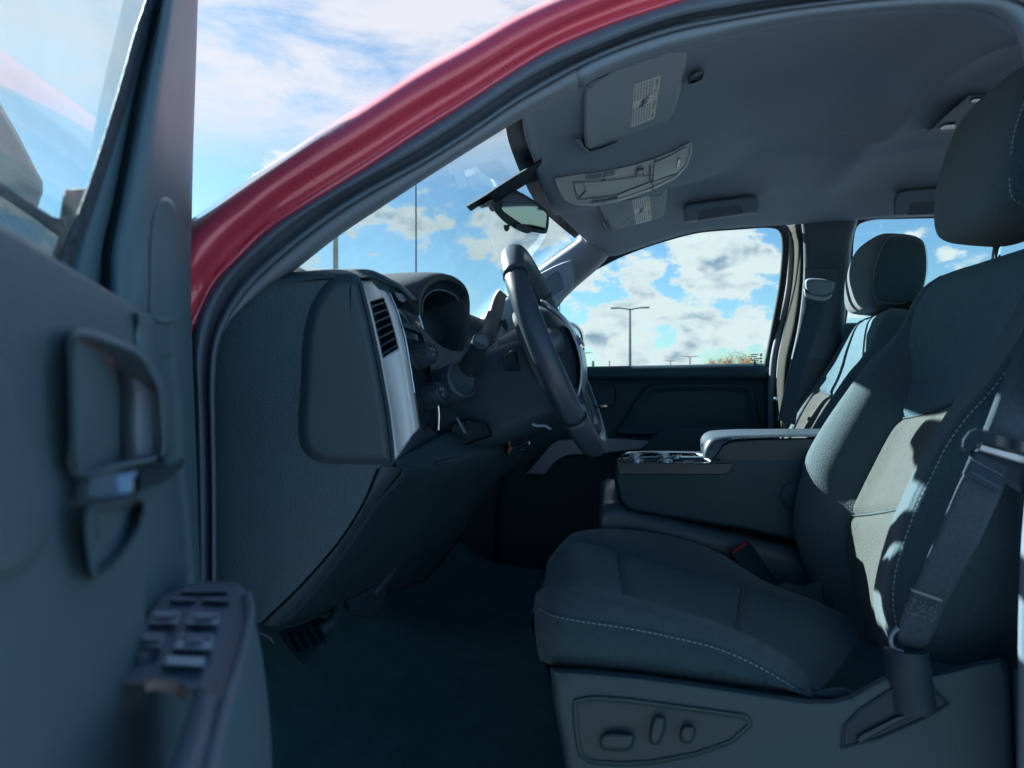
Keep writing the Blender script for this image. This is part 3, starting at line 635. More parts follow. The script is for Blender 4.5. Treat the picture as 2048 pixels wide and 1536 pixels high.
rw = quad('rear_window', [(1.5, .95, 1.36), (1.5, 2.12, 1.36), (1.46, 2.05, 1.66), (1.46, 1.02, 1.66)], 'side_glass', truck, .004)
quad('rear_door', [(.50, .76, .45), (1.5, .76, .45), (1.5, .80, 1.33), (.50, .80, 1.33)], 'red_paint', truck)
quad('rear_pillar', [(.40, .76, .45), (.56, .76, .45), (.64, .93, 1.71), (.50, .93, 1.71)], 'pillar_grey', truck, .03)
carpet = [[Vector((x, y, H+z+.05*math.exp(-((y-C)/.16)**2)*1.2)) for y in [.78+1.62*k/24 for k in range(25)]] for x, z in ((1.5, -.62), (.5, -.62), (.0, -.62), (-.35, -.62), (-.55, -.60), (-.68, -.52), (-.80, -.38), (-.88, -.15), (-.92, .1))]
link('floor_carpet', gridmesh('floor_carpet', carpet), 'carpet', truck)
quad('kick_panel', [(-.95, .83, .55), (-.5, .83, .55), (-.5, .83, 1.30), (-.95, .83, 1.30)], 'dash_smooth', truck)
quad('sill_plate', [(-.62, .70, .60), (.6, .70, .60), (.6, .86, .635), (-.62, .86, .635)], 'black_plastic', truck, .02)
quad('far_wall', [(-1.0, 2.37, .5), (1.5, 2.37, .5), (1.5, 2.37, 1.27), (-1.0, 2.37, 1.27)], 'dash_smooth', truck)
quad('firewall', [(-1.0, .75, .5), (-1.0, 2.37, .5), (-1.0, 2.37, 1.36), (-1.0, .75, 1.36)], 'rubber_dark', truck)
quad('fender', [(-1.9, .62, .75), (-.56, .62, .75), (-.56, .66, 1.29), (-1.9, .66, 1.22)], 'red_paint', truck, .03)
quad('fender', [(-1.9, 2.45, .75), (-.56, 2.45, .75), (-.56, 2.41, 1.29), (-1.9, 2.41, 1.22)], 'red_paint', truck, .03)
sheet('hood', [[Vector((-.98, .66, H+.06)), Vector((-.98, C, H+.10)), Vector((-.98, 2.41, H+.06))], [Vector((-1.5, .68, H+.03)), Vector((-1.5, C, H+.08)), Vector((-1.5, 2.39, H+.03))], [Vector((-2.0, .74, H-.06)), Vector((-2.1, C, H-.01)), Vector((-2.0, 2.33, H-.06))]], 'red_paint', truck, 20, 6, .01)
tube('antenna', [P(832, 560, 2.36), P(832, 450, 2.36), P(831.5, 300, 2.36)], [.0032, .0026], 'rubber_dark', truck, 8, 8)
# passenger side mirror
mpl = plane3(P(1167, 650, 2.72), P(1165, 712, 2.72), P(1127, 680, 2.50))
msh = pad('side_mirror', [(1085, 634), (1120, 640), (1150, 648), (1163, 662), (1168, 690), (1166, 716), (1120, 722), (1085, 722)], plp(mpl), [(0, -.10), (-2, -.03), (0, .0), (1.2, .003), (2.4, .0)], 'gloss_black', truck, 60); tag(msh, 'passenger side mirror outside the far window')
pad('mirror_glass', [(1089, 640), (1118, 645), (1147, 653), (1159, 665), (1164, 690), (1162, 712), (1120, 717), (1089, 717)], plp(mpl), [(0, .001), (1, .0035)], 'mirror', msh, 50)
rbox('mirror_arm', P(1118, 730, 2.48), (.10, .20, .05), 'gloss_black', msh, .02)

# overhead: console, grab handles, rear dome lamp, visor clip
def oc(u, v, h): return PPL(u, v, ocp[0]+ocp[1]*h, ocp[1])
oh = pad('overhead_console', [(1107, 356), (1140, 350), (1208, 342), (1260, 331), (1303, 318), (1345, 302), (1380, 283), (1385, 284), (1384, 305), (1376, 332), (1352, 357), (1303, 381), (1242, 402), (1190, 412), (1150, 411), (1130, 401), (1114, 380)], oc, [(0, -.03), (0, .002), (1.2, .005), (4, .006), (6, .004)], 'console_grey', truck, 90, True)
pad('bin', [(1146, 364), (1200, 362), (1302, 350), (1356, 349), (1302, 365), (1230, 393), (1155, 401), (1150, 390)], oc, [(0, .0045), (1.2, .006), (2.5, .003), (5, -.018), (9, -.022)], 'visor', oh, 70, True)
pad('bin_mouth', [(1147, 366), (1166, 365), (1172, 383), (1158, 398), (1152, 385)], oc, [(0, .0065), (2, -.004), (4, -.010)], 'black_plastic', oh, 36, True)
for q in ([(1170, 351), (1204, 346), (1202, 356), (1172, 360)], [(1208, 346), (1230, 341), (1229, 350), (1206, 355)], [(1184, 402), (1212, 399), (1212, 406), (1183, 409)], [(1215, 398), (1236, 394), (1235, 400), (1214, 405)]):
    pad('map_lamp_lens', q, oc, [(0, .0046), (.8, .0065), (1.6, .0072)], 'handle_grey', oh, 32, True)
pad('switch', [(1273, 340), (1288, 337), (1287, 354), (1272, 355)], oc, [(0, .0046), (.7, .008), (1.6, .0085)], 'black_plastic', oh, 32, True)
pad('switch_cap', [(1276, 341), (1286, 339), (1286, 346), (1276, 347)], oc, [(0, .008), (.7, .011)], 'console_grey', oh, 24, True)
pad('sunglasses_door', [(1308, 325), (1340, 311), (1372, 293), (1376, 296), (1372, 325), (1350, 346), (1306, 362)], oc, [(0, .0046), (1, .0074), (3, .008)], 'console_grey', oh, 60, True)
pad('door_latch', [(1356, 319), (1361, 317), (1359, 334), (1353, 336)], oc, [(0, .008), (.6, .0115)], 'lens', oh, 24, True)
bars('door_gap', [(oc(1301, 331, .0082), oc(1300, 363, .0082), ocp[1]), (oc(1300, 363, .0082), oc(1306, 370, .0082), ocp[1]), (oc(1306, 370, .0082), oc(1305, 381, .0082), ocp[1]), (oc(1310, 318, .0062), oc(1310, 327, .0062), ocp[1])], 'ink', oh, .003, .0004)
lathe('microphone', [(.004, 0), (.0035, .002), (0, .002)], oc(1207, 360, .0046), ocp[1], 'ink', oh, 12)
def grab(pts_out, pts_in, y, label=None):
    o = pad('grab_handle', pts_out, ypl(y), [(0, -.03), (0, .004), (2, .016), (5, .022)], 'handle_grey', truck, 60, True)
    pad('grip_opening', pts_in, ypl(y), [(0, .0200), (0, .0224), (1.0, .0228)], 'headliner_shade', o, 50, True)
    return o
grab([(1366, 416), (1372, 408), (1440, 398), (1500, 391), (1513, 393), (1519, 405), (1517, 427), (1440, 435), (1369, 446)], [(1396, 441), (1398, 425), (1406, 418), (1478, 409), (1484, 413), (1486, 427)], 1.93)
grab([(1786, 400), (1794, 385), (1812, 378), (1880, 373), (1930, 372), (1930, 428), (1788, 432)], [(1815, 430), (1822, 405), (1890, 400), (1890, 428)], 1.96)
dlp = plane3(P(1880, 258, 1.50), P(1930, 200, 1.28), P(1990, 255, 1.50))
dl = pad('dome_lamp', [(1858, 261), (1880, 240), (1905, 218), (1938, 190), (2000, 186), (2040, 190), (2040, 258), (1890, 265)], plp(dlp), [(0, -.03), (0, .004), (2, .010), (5, .012)], 'handle_grey', truck, 60, True)
pad('lamp_lens', [(1877, 256), (1888, 249), (1912, 247), (1912, 258), (1882, 261)], plp(dlp), [(0, .0122), (1, .015), (2, .016)], 'lens', dl, 30, True)
pad('lamp_lens', [(1938, 203), (1946, 197), (1976, 194), (1970, 202), (1945, 206)], plp(dlp), [(0, .0122), (1, .015), (2, .016)], 'lens', dl, 30, True)
hkp = plane3(P(1380, 168, 1.16), P(1410, 140, 1.08), P(1400, 168, 1.16))
pad('coat_hook', [(1377, 168), (1381, 154), (1388, 147), (1407, 141), (1409, 146), (1405, 160), (1384, 169)], plp(hkp), [(0, -.02), (0, .003), (1, .007), (3, .002)], 'handle_grey', truck, 40, True)
# ------------------------------------------------------------------ dashboard
def yend(u, v): return .805+.062*max(0, (u-430)/354.0)**1.4
dash_prof = [(-1.0, .10), (-.75, .145), (-.50, .155), (-.42, .145), (-.385, .115), (-.38, .05), (-.385, -.04), (-.40, -.12), (-.44, -.19), (-.55, -.24), (-.75, -.27), (-.95, -.27)]
ys = [.93, 1.2, 1.32, 1.4, 1.6, 1.9, 2.1, 2.27]
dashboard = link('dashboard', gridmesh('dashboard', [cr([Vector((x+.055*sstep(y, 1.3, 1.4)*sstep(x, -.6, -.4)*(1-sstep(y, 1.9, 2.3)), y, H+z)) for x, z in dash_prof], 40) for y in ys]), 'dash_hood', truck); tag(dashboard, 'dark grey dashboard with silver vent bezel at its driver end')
L_ = px([(484, 590), (456, 642), (438, 690), (431, 760), (431, 850), (433, 1000), (433, 1250)], 40)
R_ = px([(720, 556), (732, 617), (755, 722), (775, 832), (783, 905), (778, 927), (759, 931), (728, 999), (679, 1078), (604, 1165), (521, 1246)], 40)
rows = []
for k in range(25):
    t = k/24
    rows.append([P(p[0]+(q[0]-p[0])*t, p[1]+(q[1]-p[1])*t, yend(p[0]+(q[0]-p[0])*t, 0)) for p, q in zip(L_, R_)])
# top edge row follows the pad seam, so lift the first samples
for k in range(25):
    u = 493+(720-493)*k/24; v = 577-21*(k/24)**.6; rows[k][0] = P(u, v, yend(u, v))
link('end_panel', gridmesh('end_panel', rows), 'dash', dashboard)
pad('fuse_cover', [(668, 556), (645, 578), (624, 612), (612, 660), (607, 710), (605, 773), (600, 832), (600, 868), (604, 890), (616, 909), (634, 919), (650, 924), (784, 926), (781, 890), (774, 830), (755, 722), (738, 645), (731, 617), (719, 568), (712, 557), (690, 554)], ypl(yend), [(-7, -.0015), (-3, .0005), (2, .0035), (7, .0068), (13, .0088), (20, .0095)], 'dash_smooth', dashboard, 130, True)
tube('cover_gap', Y_([(719, 566), (732, 617), (755, 722), (775, 832), (785, 926)], lambda u, v: yend(u, v)-.004), .0018, 'rubber_dark', dashboard, 6, 30)
# padded top edge and top surface
top_s = [(470, 590), (497, 569), (517, 555), (560, 547), (614, 542), (677, 538), (731, 540), (752, 547), (771, 557), (802, 575), (826, 600)]
top_l = [(476, 596), (493, 578), (517, 572), (575, 566), (620, 560), (669, 556), (720, 555), (745, 554), (771, 566), (800, 581), (822, 600)]
ta = [P(u, v, .885+.11*sstep(u, 720, 826)) for u, v in top_s]; tb = [P(u, v, yend(min(u, 720), v)+.16*sstep(u, 700, 826)-.003) for u, v in top_l]
tm = [P((a[0]+b[0])/2-2, (a[1]+b[1])/2, (yend(min(a[0], 720), 0)+.14*sstep(a[0], 700, 826))+.004) for a, b in zip(top_s, top_l)]
def shiftY(L, dy, dz=0, dx=0): return [p+Vector((dx, dy, dz)) for p in L]
sheet('top_pad', [tb, tm, ta, shiftY(ta, .035, .002, -.004), shiftY(ta, .06, -.02, -.01)], 'dash', dashboard, 40, 4)
# silver vent bezel
bl = [(720, 563), (725, 585), (733, 617), (744, 668), (756, 722), (767, 777), (776, 832), (783, 880), (788, 921)]
br = [(757, 561), (771, 578), (786, 609), (797, 640), (806, 672), (818, 734), (826, 785), (835, 845), (836, 856)]
BL = px(bl, 50); BR = px(br, 50)
def ybz(t): return .872+.105*t
def bez(t, dy=0): return [P(p[0]+(q[0]-p[0])*t, p[1]+(q[1]-p[1])*t, ybz(t)+dy) for p, q in zip(BL, BR)]
# vent aperture occupies rows between two heights; bezel is built as a frame around it
va, vb = 6, 22    # sample range of the aperture
def frame_rows():
    ts = [-.02, 0.0, .04, .10, .15, .17, .76, .78, .90, 1.0, 1.02]; dys = [.02, .0035, 0, -.001, 0, .004, .004, 0, .0, .004, .02]
    return ts, [bez(t, d) for t, d in zip(ts, dys)]
ts, fr = frame_rows()
verts = [p for r in fr for p in r]; N = 50; faces = []
for i in range(len(fr)-1):
    for j in range(N-1):
        if 4 <= i <= 6 and va <= j < vb: continue
        faces.append((i*N+j, i*N+j+1, (i+1)*N+j+1, (i+1)*N+j))
bezel = link('vent_bezel', mesh('vent_bezel', verts, faces), 'satin_silver', dashboard); solid(bezel, .003, 0); tag(bezel, 'brushed silver bezel round the narrow air vent')
def bezp(t, j, dy):
    j0 = min(int(j), N-2); f = j-j0; u = BL[j0][0]+(BL[j0+1][0]-BL[j0][0])*f; v = BL[j0][1]+(BL[j0+1][1]-BL[j0][1])*f; u2 = BR[j0][0]+(BR[j0+1][0]-BR[j0][0])*f; v2 = BR[j0][1]+(BR[j0+1][1]-BR[j0][1])*f
    return P(u+(u2-u)*t, v+(v2-v)*t, ybz(t)+dy)
# vent duct and slats
n_d = Vector((-.95, .3, -.05)).normalized()
ring = [bezp(t, j, .002) for t, j in [(.16, va-.2), (.5, va-.2), (.79, va-.2), (.79, (va+vb)/2), (.79, vb+.2), (.5, vb+.2), (.16, vb+.2), (.16, (va+vb)/2)]]
ringin = [p+n_d*.05 for p in ring]
k = len(ring); link('vent_duct', mesh('vent_duct', ring+ringin, [(i, (i+1) % k, k+(i+1) % k, k+i) for i in range(k)]+[tuple(range(k, 2*k))], False), 'rubber_dark', dashboard)
for s in range(7):
    j = va+1.4+s*(vb-va-2.4)/6
    a, b = bezp(.16, j, .004), bezp(.78, j, .004); th = Vector((0, 0, .0013)); dp_ = n_d*.016+Vector((0, 0, -.003))
    vs = [a+th, b+th, b+dp_+th, a+dp_+th, a-th, b-th, b+dp_-th, a+dp_-th]
    link('vent_slat', mesh('vent_slat', vs, [(0, 1, 2, 3), (7, 6, 5, 4), (0, 4, 5, 1), (1, 5, 6, 2), (2, 6, 7, 3), (3, 7, 4, 0)], False), 'dash_smooth', dashboard)
# chamfered foot of the end cap below the bezel
sheet('bezel_foot', [Y_([(787, 920, .872), (812, 888, .925), (836, 855, .978)], 0), Y_([(789, 926, .880), (838, 892, .985), (872, 866, 1.045)], 0), Y_([(795, 934, .90), (850, 915, .99), (884, 890, 1.05)], 0)], 'dash_smooth', dashboard, 16, 4)
# glossy black control panel with chrome edge, pocket, screen, knobs
cpl = [(762, 563), (775, 577), (790, 609), (801, 640), (810, 672), (821, 734), (829, 785), (838, 847), (844, 866)]
cpr = [(790, 570), (812, 582), (829, 609), (841, 640), (852, 680), (862, 725), (870, 768), (878, 824), (877, 860)]
CL = px(cpl, 40); CR_ = px(cpr, 40)
def cpy(t): return .978+.075*t
panel = link('control_panel', gridmesh('control_panel', [[P(p[0]+(q[0]-p[0])*t, p[1]+(q[1]-p[1])*t, cpy(t)+d) for p, q in zip(CL, CR_)] for t, d in ((-.05, .012), (0, .002), (.06, 0), (.5, 0), (.95, 0), (1.0, .003), (1.03, .02))]), 'gloss_black', dashboard)
tube('chrome_edge', [P(u, v, 1.054) for u, v in cpr], .0016, 'chrome', dashboard, 8, 50)
tube('chrome_edge', [P(u, v, .977) for u, v in cpl[:7]], .0011, 'chrome', dashboard, 8, 40)
def cpl_(u, v, h): 
    t = min(max((u-(800+(v-600)*.16))/45.0, 0), 1); return P(u, v, cpy(t)-h)
pad('pocket', [(787, 582), (806, 588), (813, 601), (806, 605), (795, 600)], cpl_, [(0, .0005), (1, .003), (2, .0035)], 'trim_silver', panel, 36, True)
pad('shelf_lip', [(803, 642), (838, 655), (842, 664), (806, 655)], cpl_, [(0, .0005), (1, .006), (2, .007)], 'dash_smooth', panel, 36, True)
pad('display', [(808, 664), (842, 670), (846, 690), (812, 694)], cpl_, [(0, .0006), (.8, .0016)], 'screen', panel, 36, True)
def knob(u, v, y, r, depth, uf, vf):
    a = P(u, v, y); b = P(uf, vf, y-.004); ax = (Vector((.90, -.22, .30))).normalized()
    kk = lathe('knob_collar', [(r*1.18, -.006), (r*1.18, .002), (r*1.05, .004), (r*.9, .004)], a, ax, 'rubber_dark', dashboard, 28)
    prof = [(r*.96, .002), (r*1.0, depth*.15), (r*.96, depth*.8), (r*.9, depth*.95), (r*.78, depth), (r*.70, depth*.97), (0, depth*.97)]
    ob = lathe('control_knob', prof, a, ax, 'black_plastic', dashboard, 40)
    x = Vector((0, 0, 1)).cross(ax).normalized(); y2 = ax.cross(x); f = a+ax*depth*.985
    seg = []
    for an in range(0, 360, 15):
        c, s = math.cos(math.radians(an)), math.sin(math.radians(an)); d = x*c+y2*s
        seg.append((a+d*r*.985+ax*depth*.15, a+d*r*.965+ax*depth*.82, d))
    bars('grip_rib', seg, 'black_plastic', ob, .0022, .0012)
    marks = []
    for (p, q) in (((-.35, .25), (-.1, .25)), ((-.22, .38), (-.22, .1)), ((.1, .3), (.35, .1)), ((.1, .1), (.35, .3)), ((-.2, -.2), (.2, -.2)), ((-.25, -.36), (.05, -.36))):
        marks.append((f+x*p[0]*r+y2*p[1]*r, f+x*q[0]*r+y2*q[1]*r, ax))
    bars('printed_mark', marks, 'thread', ob, .0014, .0003)
knob(833, 716, 1.000, .0170, .030, 862, 712)
knob(852, 795, 1.014, .0170, .030, 882, 793)
lathe('control_knob', [(.015, 0), (.014, .006), (.010, .008), (0, .008)], P(838, 801, 1.0), Vector((.9, -.3, .3)), 'gloss_black', dashboard, 24)
# instrument hood: rim arch and the shell running forward
rim_o = [(834, 640), (832, 612), (836, 590), (850, 566), (872, 552), (895, 549), (916, 558), (931, 573), (938, 593), (939, 625), (935, 665), (925, 700)]
rim_i = [(846, 650), (844, 622), (846, 602), (855, 588), (870, 580), (888, 581), (905, 588), (917, 600), (922, 615), (924, 640), (920, 670), (912, 700)]
RO = px(rim_o, 40); RI = px(rim_i, 40)
def xr(i): return -.335
def xrim(u): return -.364+(u-834)/105*.032
ro = [PX(u, v, xrim(u)) for u, v in RO]; ri = [PX(u, v, xrim(u)-.014) for u, v in RI]
def fwd_arch(L, x, k, dz):
    c = Vector((0, 1.19, H+.08)); return [Vector((x, c.y+(p.y-c.y)*k, c.z+(p.z-c.z)*k+dz)) for p in L]
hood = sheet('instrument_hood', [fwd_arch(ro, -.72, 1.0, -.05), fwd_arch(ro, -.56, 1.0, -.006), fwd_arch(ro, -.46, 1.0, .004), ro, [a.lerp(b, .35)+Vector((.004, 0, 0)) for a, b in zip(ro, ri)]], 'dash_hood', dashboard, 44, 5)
sheet('hood_rim', [[a.lerp(b, .35)+Vector((.004, 0, 0)) for a, b in zip(ro, ri)], [a.lerp(b, .7)+Vector((-.002, 0, 0)) for a, b in zip(ro, ri)], ri, fwd_arch(ri, -.48, .86, -.01)], 'matte_black', dashboard, 44, 4)
tube('gauge_bezel', ri[4:34], .0016, 'trim_silver', dashboard, 8, 60)
sheet('gauge_lower_panel', [Y_([(838, 648, 1.02), (880, 690, 1.12), (925, 702, 1.24), (938, 668, 1.32)], 0), Y_([(858, 720, 1.03), (895, 740, 1.12), (935, 735, 1.22), (952, 700, 1.32)], 0), Y_([(866, 790, 1.04), (900, 800, 1.12), (945, 790, 1.2), (965, 760, 1.32)], 0)], 'dash_deep', dashboard, 20, 4)
gy = [PX(u, v, -.47) for u, v in RI]; gc = sum(gy, Vector())/len(gy)
link('gauge_face', mesh('gauge_face', [fwd for fwd in fwd_arch(ri, -.47, .95, -.01)]+[Vector((-.46, 1.19, H-.02))], [(i, i+1, 40) for i in range(39)]), 'gloss_black', dashboard)
lathe('gauge_ring', [(.048, 0), (.048, .006), (.044, .006), (.043, 0)], Vector((-.46, 1.125, H+.065)), Vector((.94, 0, .3)), 'trim_silver', dashboard, 36)
lathe('gauge_ring', [(.048, 0), (.048, .006), (.044, .006), (.043, 0)], Vector((-.46, 1.255, H+.065)), Vector((.94, 0, .3)), 'trim_silver', dashboard, 36)
# lower dash and knee bolster
kn = [Y_([(784, 922, .885), (850, 888, .985), (890, 868, 1.05), (1010, 845, 1.34)], 0), Y_([(793, 934, .888), (868, 925, 1.0), (968, 902, 1.12), (1045, 886, 1.36)], 0), Y_([(803, 940, .895), (872, 934, 1.01), (972, 912, 1.13), (1048, 900, 1.36)], 0),
      Y_([(745, 1012, .90), (830, 1006, 1.08), (930, 985, 1.28), (980, 975, 1.42)], 0), Y_([(687, 1099, .90), (780, 1080, 1.08), (890, 1055, 1.30), (940, 1040, 1.44)], 0), Y_([(617, 1190, .90), (720, 1152, 1.08), (850, 1110, 1.32), (900, 1100, 1.44)], 0), Y_([(555, 1252, .90), (660, 1222, 1.08), (790, 1180, 1.32), (850, 1160, 1.44)], 0)]
knee = sheet('knee_panel', kn, 'dash_deep', dashboard, 30, 5, .003)
sk = [Y_([(757, 931), (728, 999), (679, 1078), (604, 1165), (521, 1246)], .868), Y_([(762, 933), (733, 1002), (683, 1083), (608, 1170), (526, 1250)], .862), Y_([(792, 934), (738, 1008), (684, 1094), (613, 1184), (548, 1252)], .872), Y_([(804, 940), (746, 1013), (688, 1100), (618, 1191), (556, 1254)], .90)]
sheet('skirt_trim', sk, 'dash_smooth', dashboard, 30, 4)
tube('panel_seam', [kn[2][1], P(850, 962, 1.03), P(822, 982, 1.05), P(800, 1020, 1.06), P(780, 1060, 1.07)], .0011, 'trim_silver', dashboard, 6, 24)
pad('switch_bank', [(905, 850), (935, 836), (975, 846), (985, 872), (935, 890), (905, 885)], ypl(1.07), [(0, -.02), (0, .0), (2, -.004), (4, -.008)], 'gloss_black', dashboard, 40, True)
pad('lever', [(911, 836), (916, 834), (932, 866), (928, 868)], ypl(1.045), [(0, -.02), (0, 0), (1, .002)], 'trim_silver', dashboard, 30, True)
sheet('lower_ledge', [Y_([(870, 932, 1.0), (930, 922, 1.07), (965, 908, 1.12), (985, 892, 1.16)], 0), Y_([(872, 926, .99), (930, 914, 1.06), (964, 901, 1.11), (985, 886, 1.15)], 0), Y_([(874, 918, 1.03), (930, 904, 1.10), (960, 893, 1.15), (985, 880, 1.18)], 0)], 'leather', dashboard, 20, 3)
# brake controller under the column
mod = pad('brake_controller', [(1014, 906), (1017, 870), (1020, 838), (1040, 836), (1063, 844), (1060, 884), (1050, 900), (1020, 914)], ypl(1.20), [(0, -.05), (0, .0), (2, .004), (4, .003)], 'gloss_black', dashboard, 50, True)
pad('bracket', [(1020, 842), (1032, 834), (1062, 841), (1050, 848), (1028, 856)], ypl(1.196), [(0, 0), (1, .003)], 'satin_silver', mod, 30, True)
lathe('screw', [(.003, 0), (.003, .001), (0, .001)], P(1034, 840, 1.19), Vector((.1, -1, .1)), 'ink', mod, 10)
pad('label', [(1017, 894), (1024, 892), (1025, 900), (1018, 902)], ypl(1.192), [(0, 0), (.6, .001)], 'red_button', mod, 20, True)
tube('bright_edge', Y_([(1026, 894), (1042, 889), (1057, 882), (1058, 888), (1040, 898), (1024, 908), (1016, 910)], 1.194), .0016, 'chrome', mod, 6, 40)
# ------------------------------------------------------------------ steering column, stalk, shift lever
TL = math.radians(22.5); WN = Vector((math.cos(TL), 0, math.sin(TL))); WU = Vector((-math.sin(TL), 0, math.cos(TL))); WY = Vector((0, 1, 0)); WC = Vector((-.151, 1.155, H+.055))
cc = WC-WN*.13-WU*.035
def shroud(co):
    x, y, z = co; k = 1-.22*sstep(-x, -.02, .12); r = (abs(y/.075)**3+abs(z/.08)**3)**(1/3); s = min(1, 1/max(r, 1e-6)) if r > 1 else 1
    return Vector((x, y*k*s, z*k*s))
column = rbox('steering_column', cc, (.20, .14, .15), 'dash_deep', truck, ex=WN, ey=WY, ez=WU, shape=shroud); m_ = column.modifiers.new('s', 'SUBSURF'); m_.levels = 1; m_.render_levels = 2
tube('column_jacket', [cc-WN*.02, cc-WN*.16-WU*.01, cc-WN*.34-WU*.03], [.06, .072, .08], 'dash_deep', column, 20, 12)
pad('column_cover', [(1004, 712), (1022, 700), (1032, 701), (1040, 742), (1010, 742)], ypl(1.083), [(0, -.01), (0, .001), (2, .003), (4, -.002)], 'gloss_black', column, 40, True)
tube('release_lever', Y_([(1064, 848), (1078, 852), (1088, 851), (1102, 858)], 1.02), .0022, 'trim_silver', column, 8, 12)
st0 = P(962, 682, .985); st1 = P(945, 722, 1.05); st2 = P(938, 745, 1.10)
stalk = tube('turn_signal_stalk', [st2, st1, st0], [.016, .0175, .0125, .0125], 'black_plastic', column, 20, 14)
ax = (st0-st1).normalized()
lathe('stalk_cap', [(.0125, -.001), (.0122, .002), (.0104, .003), (.0098, .001), (0, .001)], st0, (CAM-st0).normalized()*.6+ax*.4, 'leather', column, 24)
ig = P(926, 758, 1.05)
lathe('ignition_lock', [(.030, -.05), (.030, -.004), (.029, .0), (.0255, .002), (.0245, -.004), (.022, -.006), (0, -.006)], ig, Vector((.72, -.55, .25)), 'dash_smooth', column, 32)
tube('shift_lever', Y_([(1006, 585, 1.27), (1001, 592, 1.27), (994, 615, 1.27), (987, 642, 1.26), (982, 662, 1.24), (968, 684, 1.20)], 0), [.010, .0135, .0155, .0165, .0165, .013], 'lever_grey', column, 18, 30)
pad('shift_button', [(1002, 642), (1010, 636), (1018, 652), (1016, 664), (1004, 654)], ypl(1.245), [(0, -.012), (0, .0), (1, .003)], 'black_plastic', column, 24, True)
sheet('center_column_trim', [Y_([(958, 742, 1.14), (966, 790, 1.14), (980, 830, 1.14)], 0), Y_([(964, 740, 1.12), (974, 790, 1.12), (992, 832, 1.12)], 0), Y_([(968, 740, 1.14), (990, 800, 1.14), (1006, 840, 1.14)], 0)], 'door_trim', column, 14, 3)
# ------------------------------------------------------------------ steering wheel
wheel = thing('steering_wheel', 'black leather steering wheel with silver emblem on its hub', 'steering wheel', WC-WU*.19)
def wp(a, r, n=0): return WC+WY*math.sin(a)*r+WU*math.cos(a)*r+WN*n
def rim_seg(name, a0, a1, m, grow=0.0, NS=48):
    verts = []; S = 18; full = abs(a1-a0) > 6.2
    for i in range(NS+1):
        a = a0+(a1-a0)*i/NS; e = WY*math.sin(a)+WU*math.cos(a); c = WC+e*.170
        rr = .0150+grow; rn = .0178+grow
        for s in range(S):
            t = 2*math.pi*s/S; verts.append(c+e*math.cos(t)*rr+WN*math.sin(t)*rn)
    faces = [(i*S+s, i*S+(s+1) % S, (i+1)*S+(s+1) % S, (i+1)*S+s) for i in range(NS) for s in range(S)]+[tuple(range(S)), tuple(range(NS*S, NS*S+S))]
    me = mesh(name, verts, faces); fixn(me); return link(name, me, m, wheel)
r_ = math.radians
rim = rim_seg('rim', r_(-48), r_(48), 'leather', .0008, 30)
rim_seg('rim', r_(48.4), r_(131.6), 'leather', 0, 30); rim_seg('rim', r_(228.4), r_(311.6), 'leather', 0, 30); rim_seg('rim', r_(132), r_(228), 'leather', .0006, 30)
for a in (-48.2, 48.2, 131.8, 228.2):
    aa = r_(a); e = WY*math.sin(aa)+WU*math.cos(aa); c = WC+e*.170
    tube('rim_seam', [c+e*math.cos(t)*.0156+WN*math.sin(t)*.0184 for t in [k*2*math.pi/16 for k in range(16)]], .0011, 'rubber_dark', wheel, 6, 32, closed=True)
seg = []
for i in range(210):
    a = r_(-150+300*i/209); s = 1 if i % 2 else -1; e = WY*math.sin(a)+WU*math.cos(a); e2 = WY*math.sin(a+.016)+WU*math.cos(a+.016); 
    seg.append((WC+e*.1546+WN*.004*s, WC+e2*.1546-WN*.004*s, -e))
bars('rim_stitching', seg, 'thread_dark', wheel, .0010, .0012)
# hub, airbag cover and spokes
def disc(name, outl, n0, dome, m, parent, rings=7, n=60):
    base = cr([Vector((a, b, 0)) for a, b in outl], n, True); verts = []; faces = []
    for k in range(rings):
        f = 1-k/rings; h = n0+dome*(1-f*f)
        verts += [WC+WY*p.x*f+WU*p.y*f+WN*h for p in base]
    back = [WC+WY*p.x*.96+WU*p.y*.96+WN*(n0-.035) for p in base]
    verts = back+verts; verts.append(WC+WN*(n0+dome))
    for k in range(rings):
        for j in range(n): q = (j+1) % n; faces.append((k*n+j, k*n+q, (k+1)*n+q, (k+1)*n+j))
    for j in range(n): faces.append((rings*n+j, rings*n+(j+1) % n, len(verts)-1))
    me = mesh(name, verts, faces); fixn(me); return link(name, me, m, parent)
hub = disc('airbag_cover', [(-.088, .04), (-.06, .075), (0, .085), (.06, .075), (.088, .04), (.078, -.03), (.045, -.085), (0, -.10), (-.045, -.085), (-.078, -.03)], -.002, .038, 'leather_dark', wheel)
strip = []
for k in range(15):
    f = k/14; y = .078-.172*f; hgt = -.002+.038*(1-(abs(y)/.093)**2.2)+.0035
    strip.append([WC+WU*y+WY*x+WN*(hgt-abs(x)*.06) for x in (-.046, -.034, -.014, .014, .034, .046)])
o = link('hub_glare', gridmesh('hub_glare', strip), 'silver_glare', wheel); solid(o, .003)  # centre of the airbag cover; silver tone paints the sky reflected there
def emb(pts, h, m, name, s=1):
    base = WC+WU*-.004+WN*.0395; n = len(pts); v = [base+WY*a*s+WU*b*s for a, b in pts]+[base+WY*a*s*.9+WU*b*s*.86+WN*h for a, b in pts]
    me = mesh(name, v, [tuple(range(n, 2*n))]+[(i, (i+1) % n, n+(i+1) % n, n+i) for i in range(n)], False); fixn(me); return link(name, me, m, wheel)
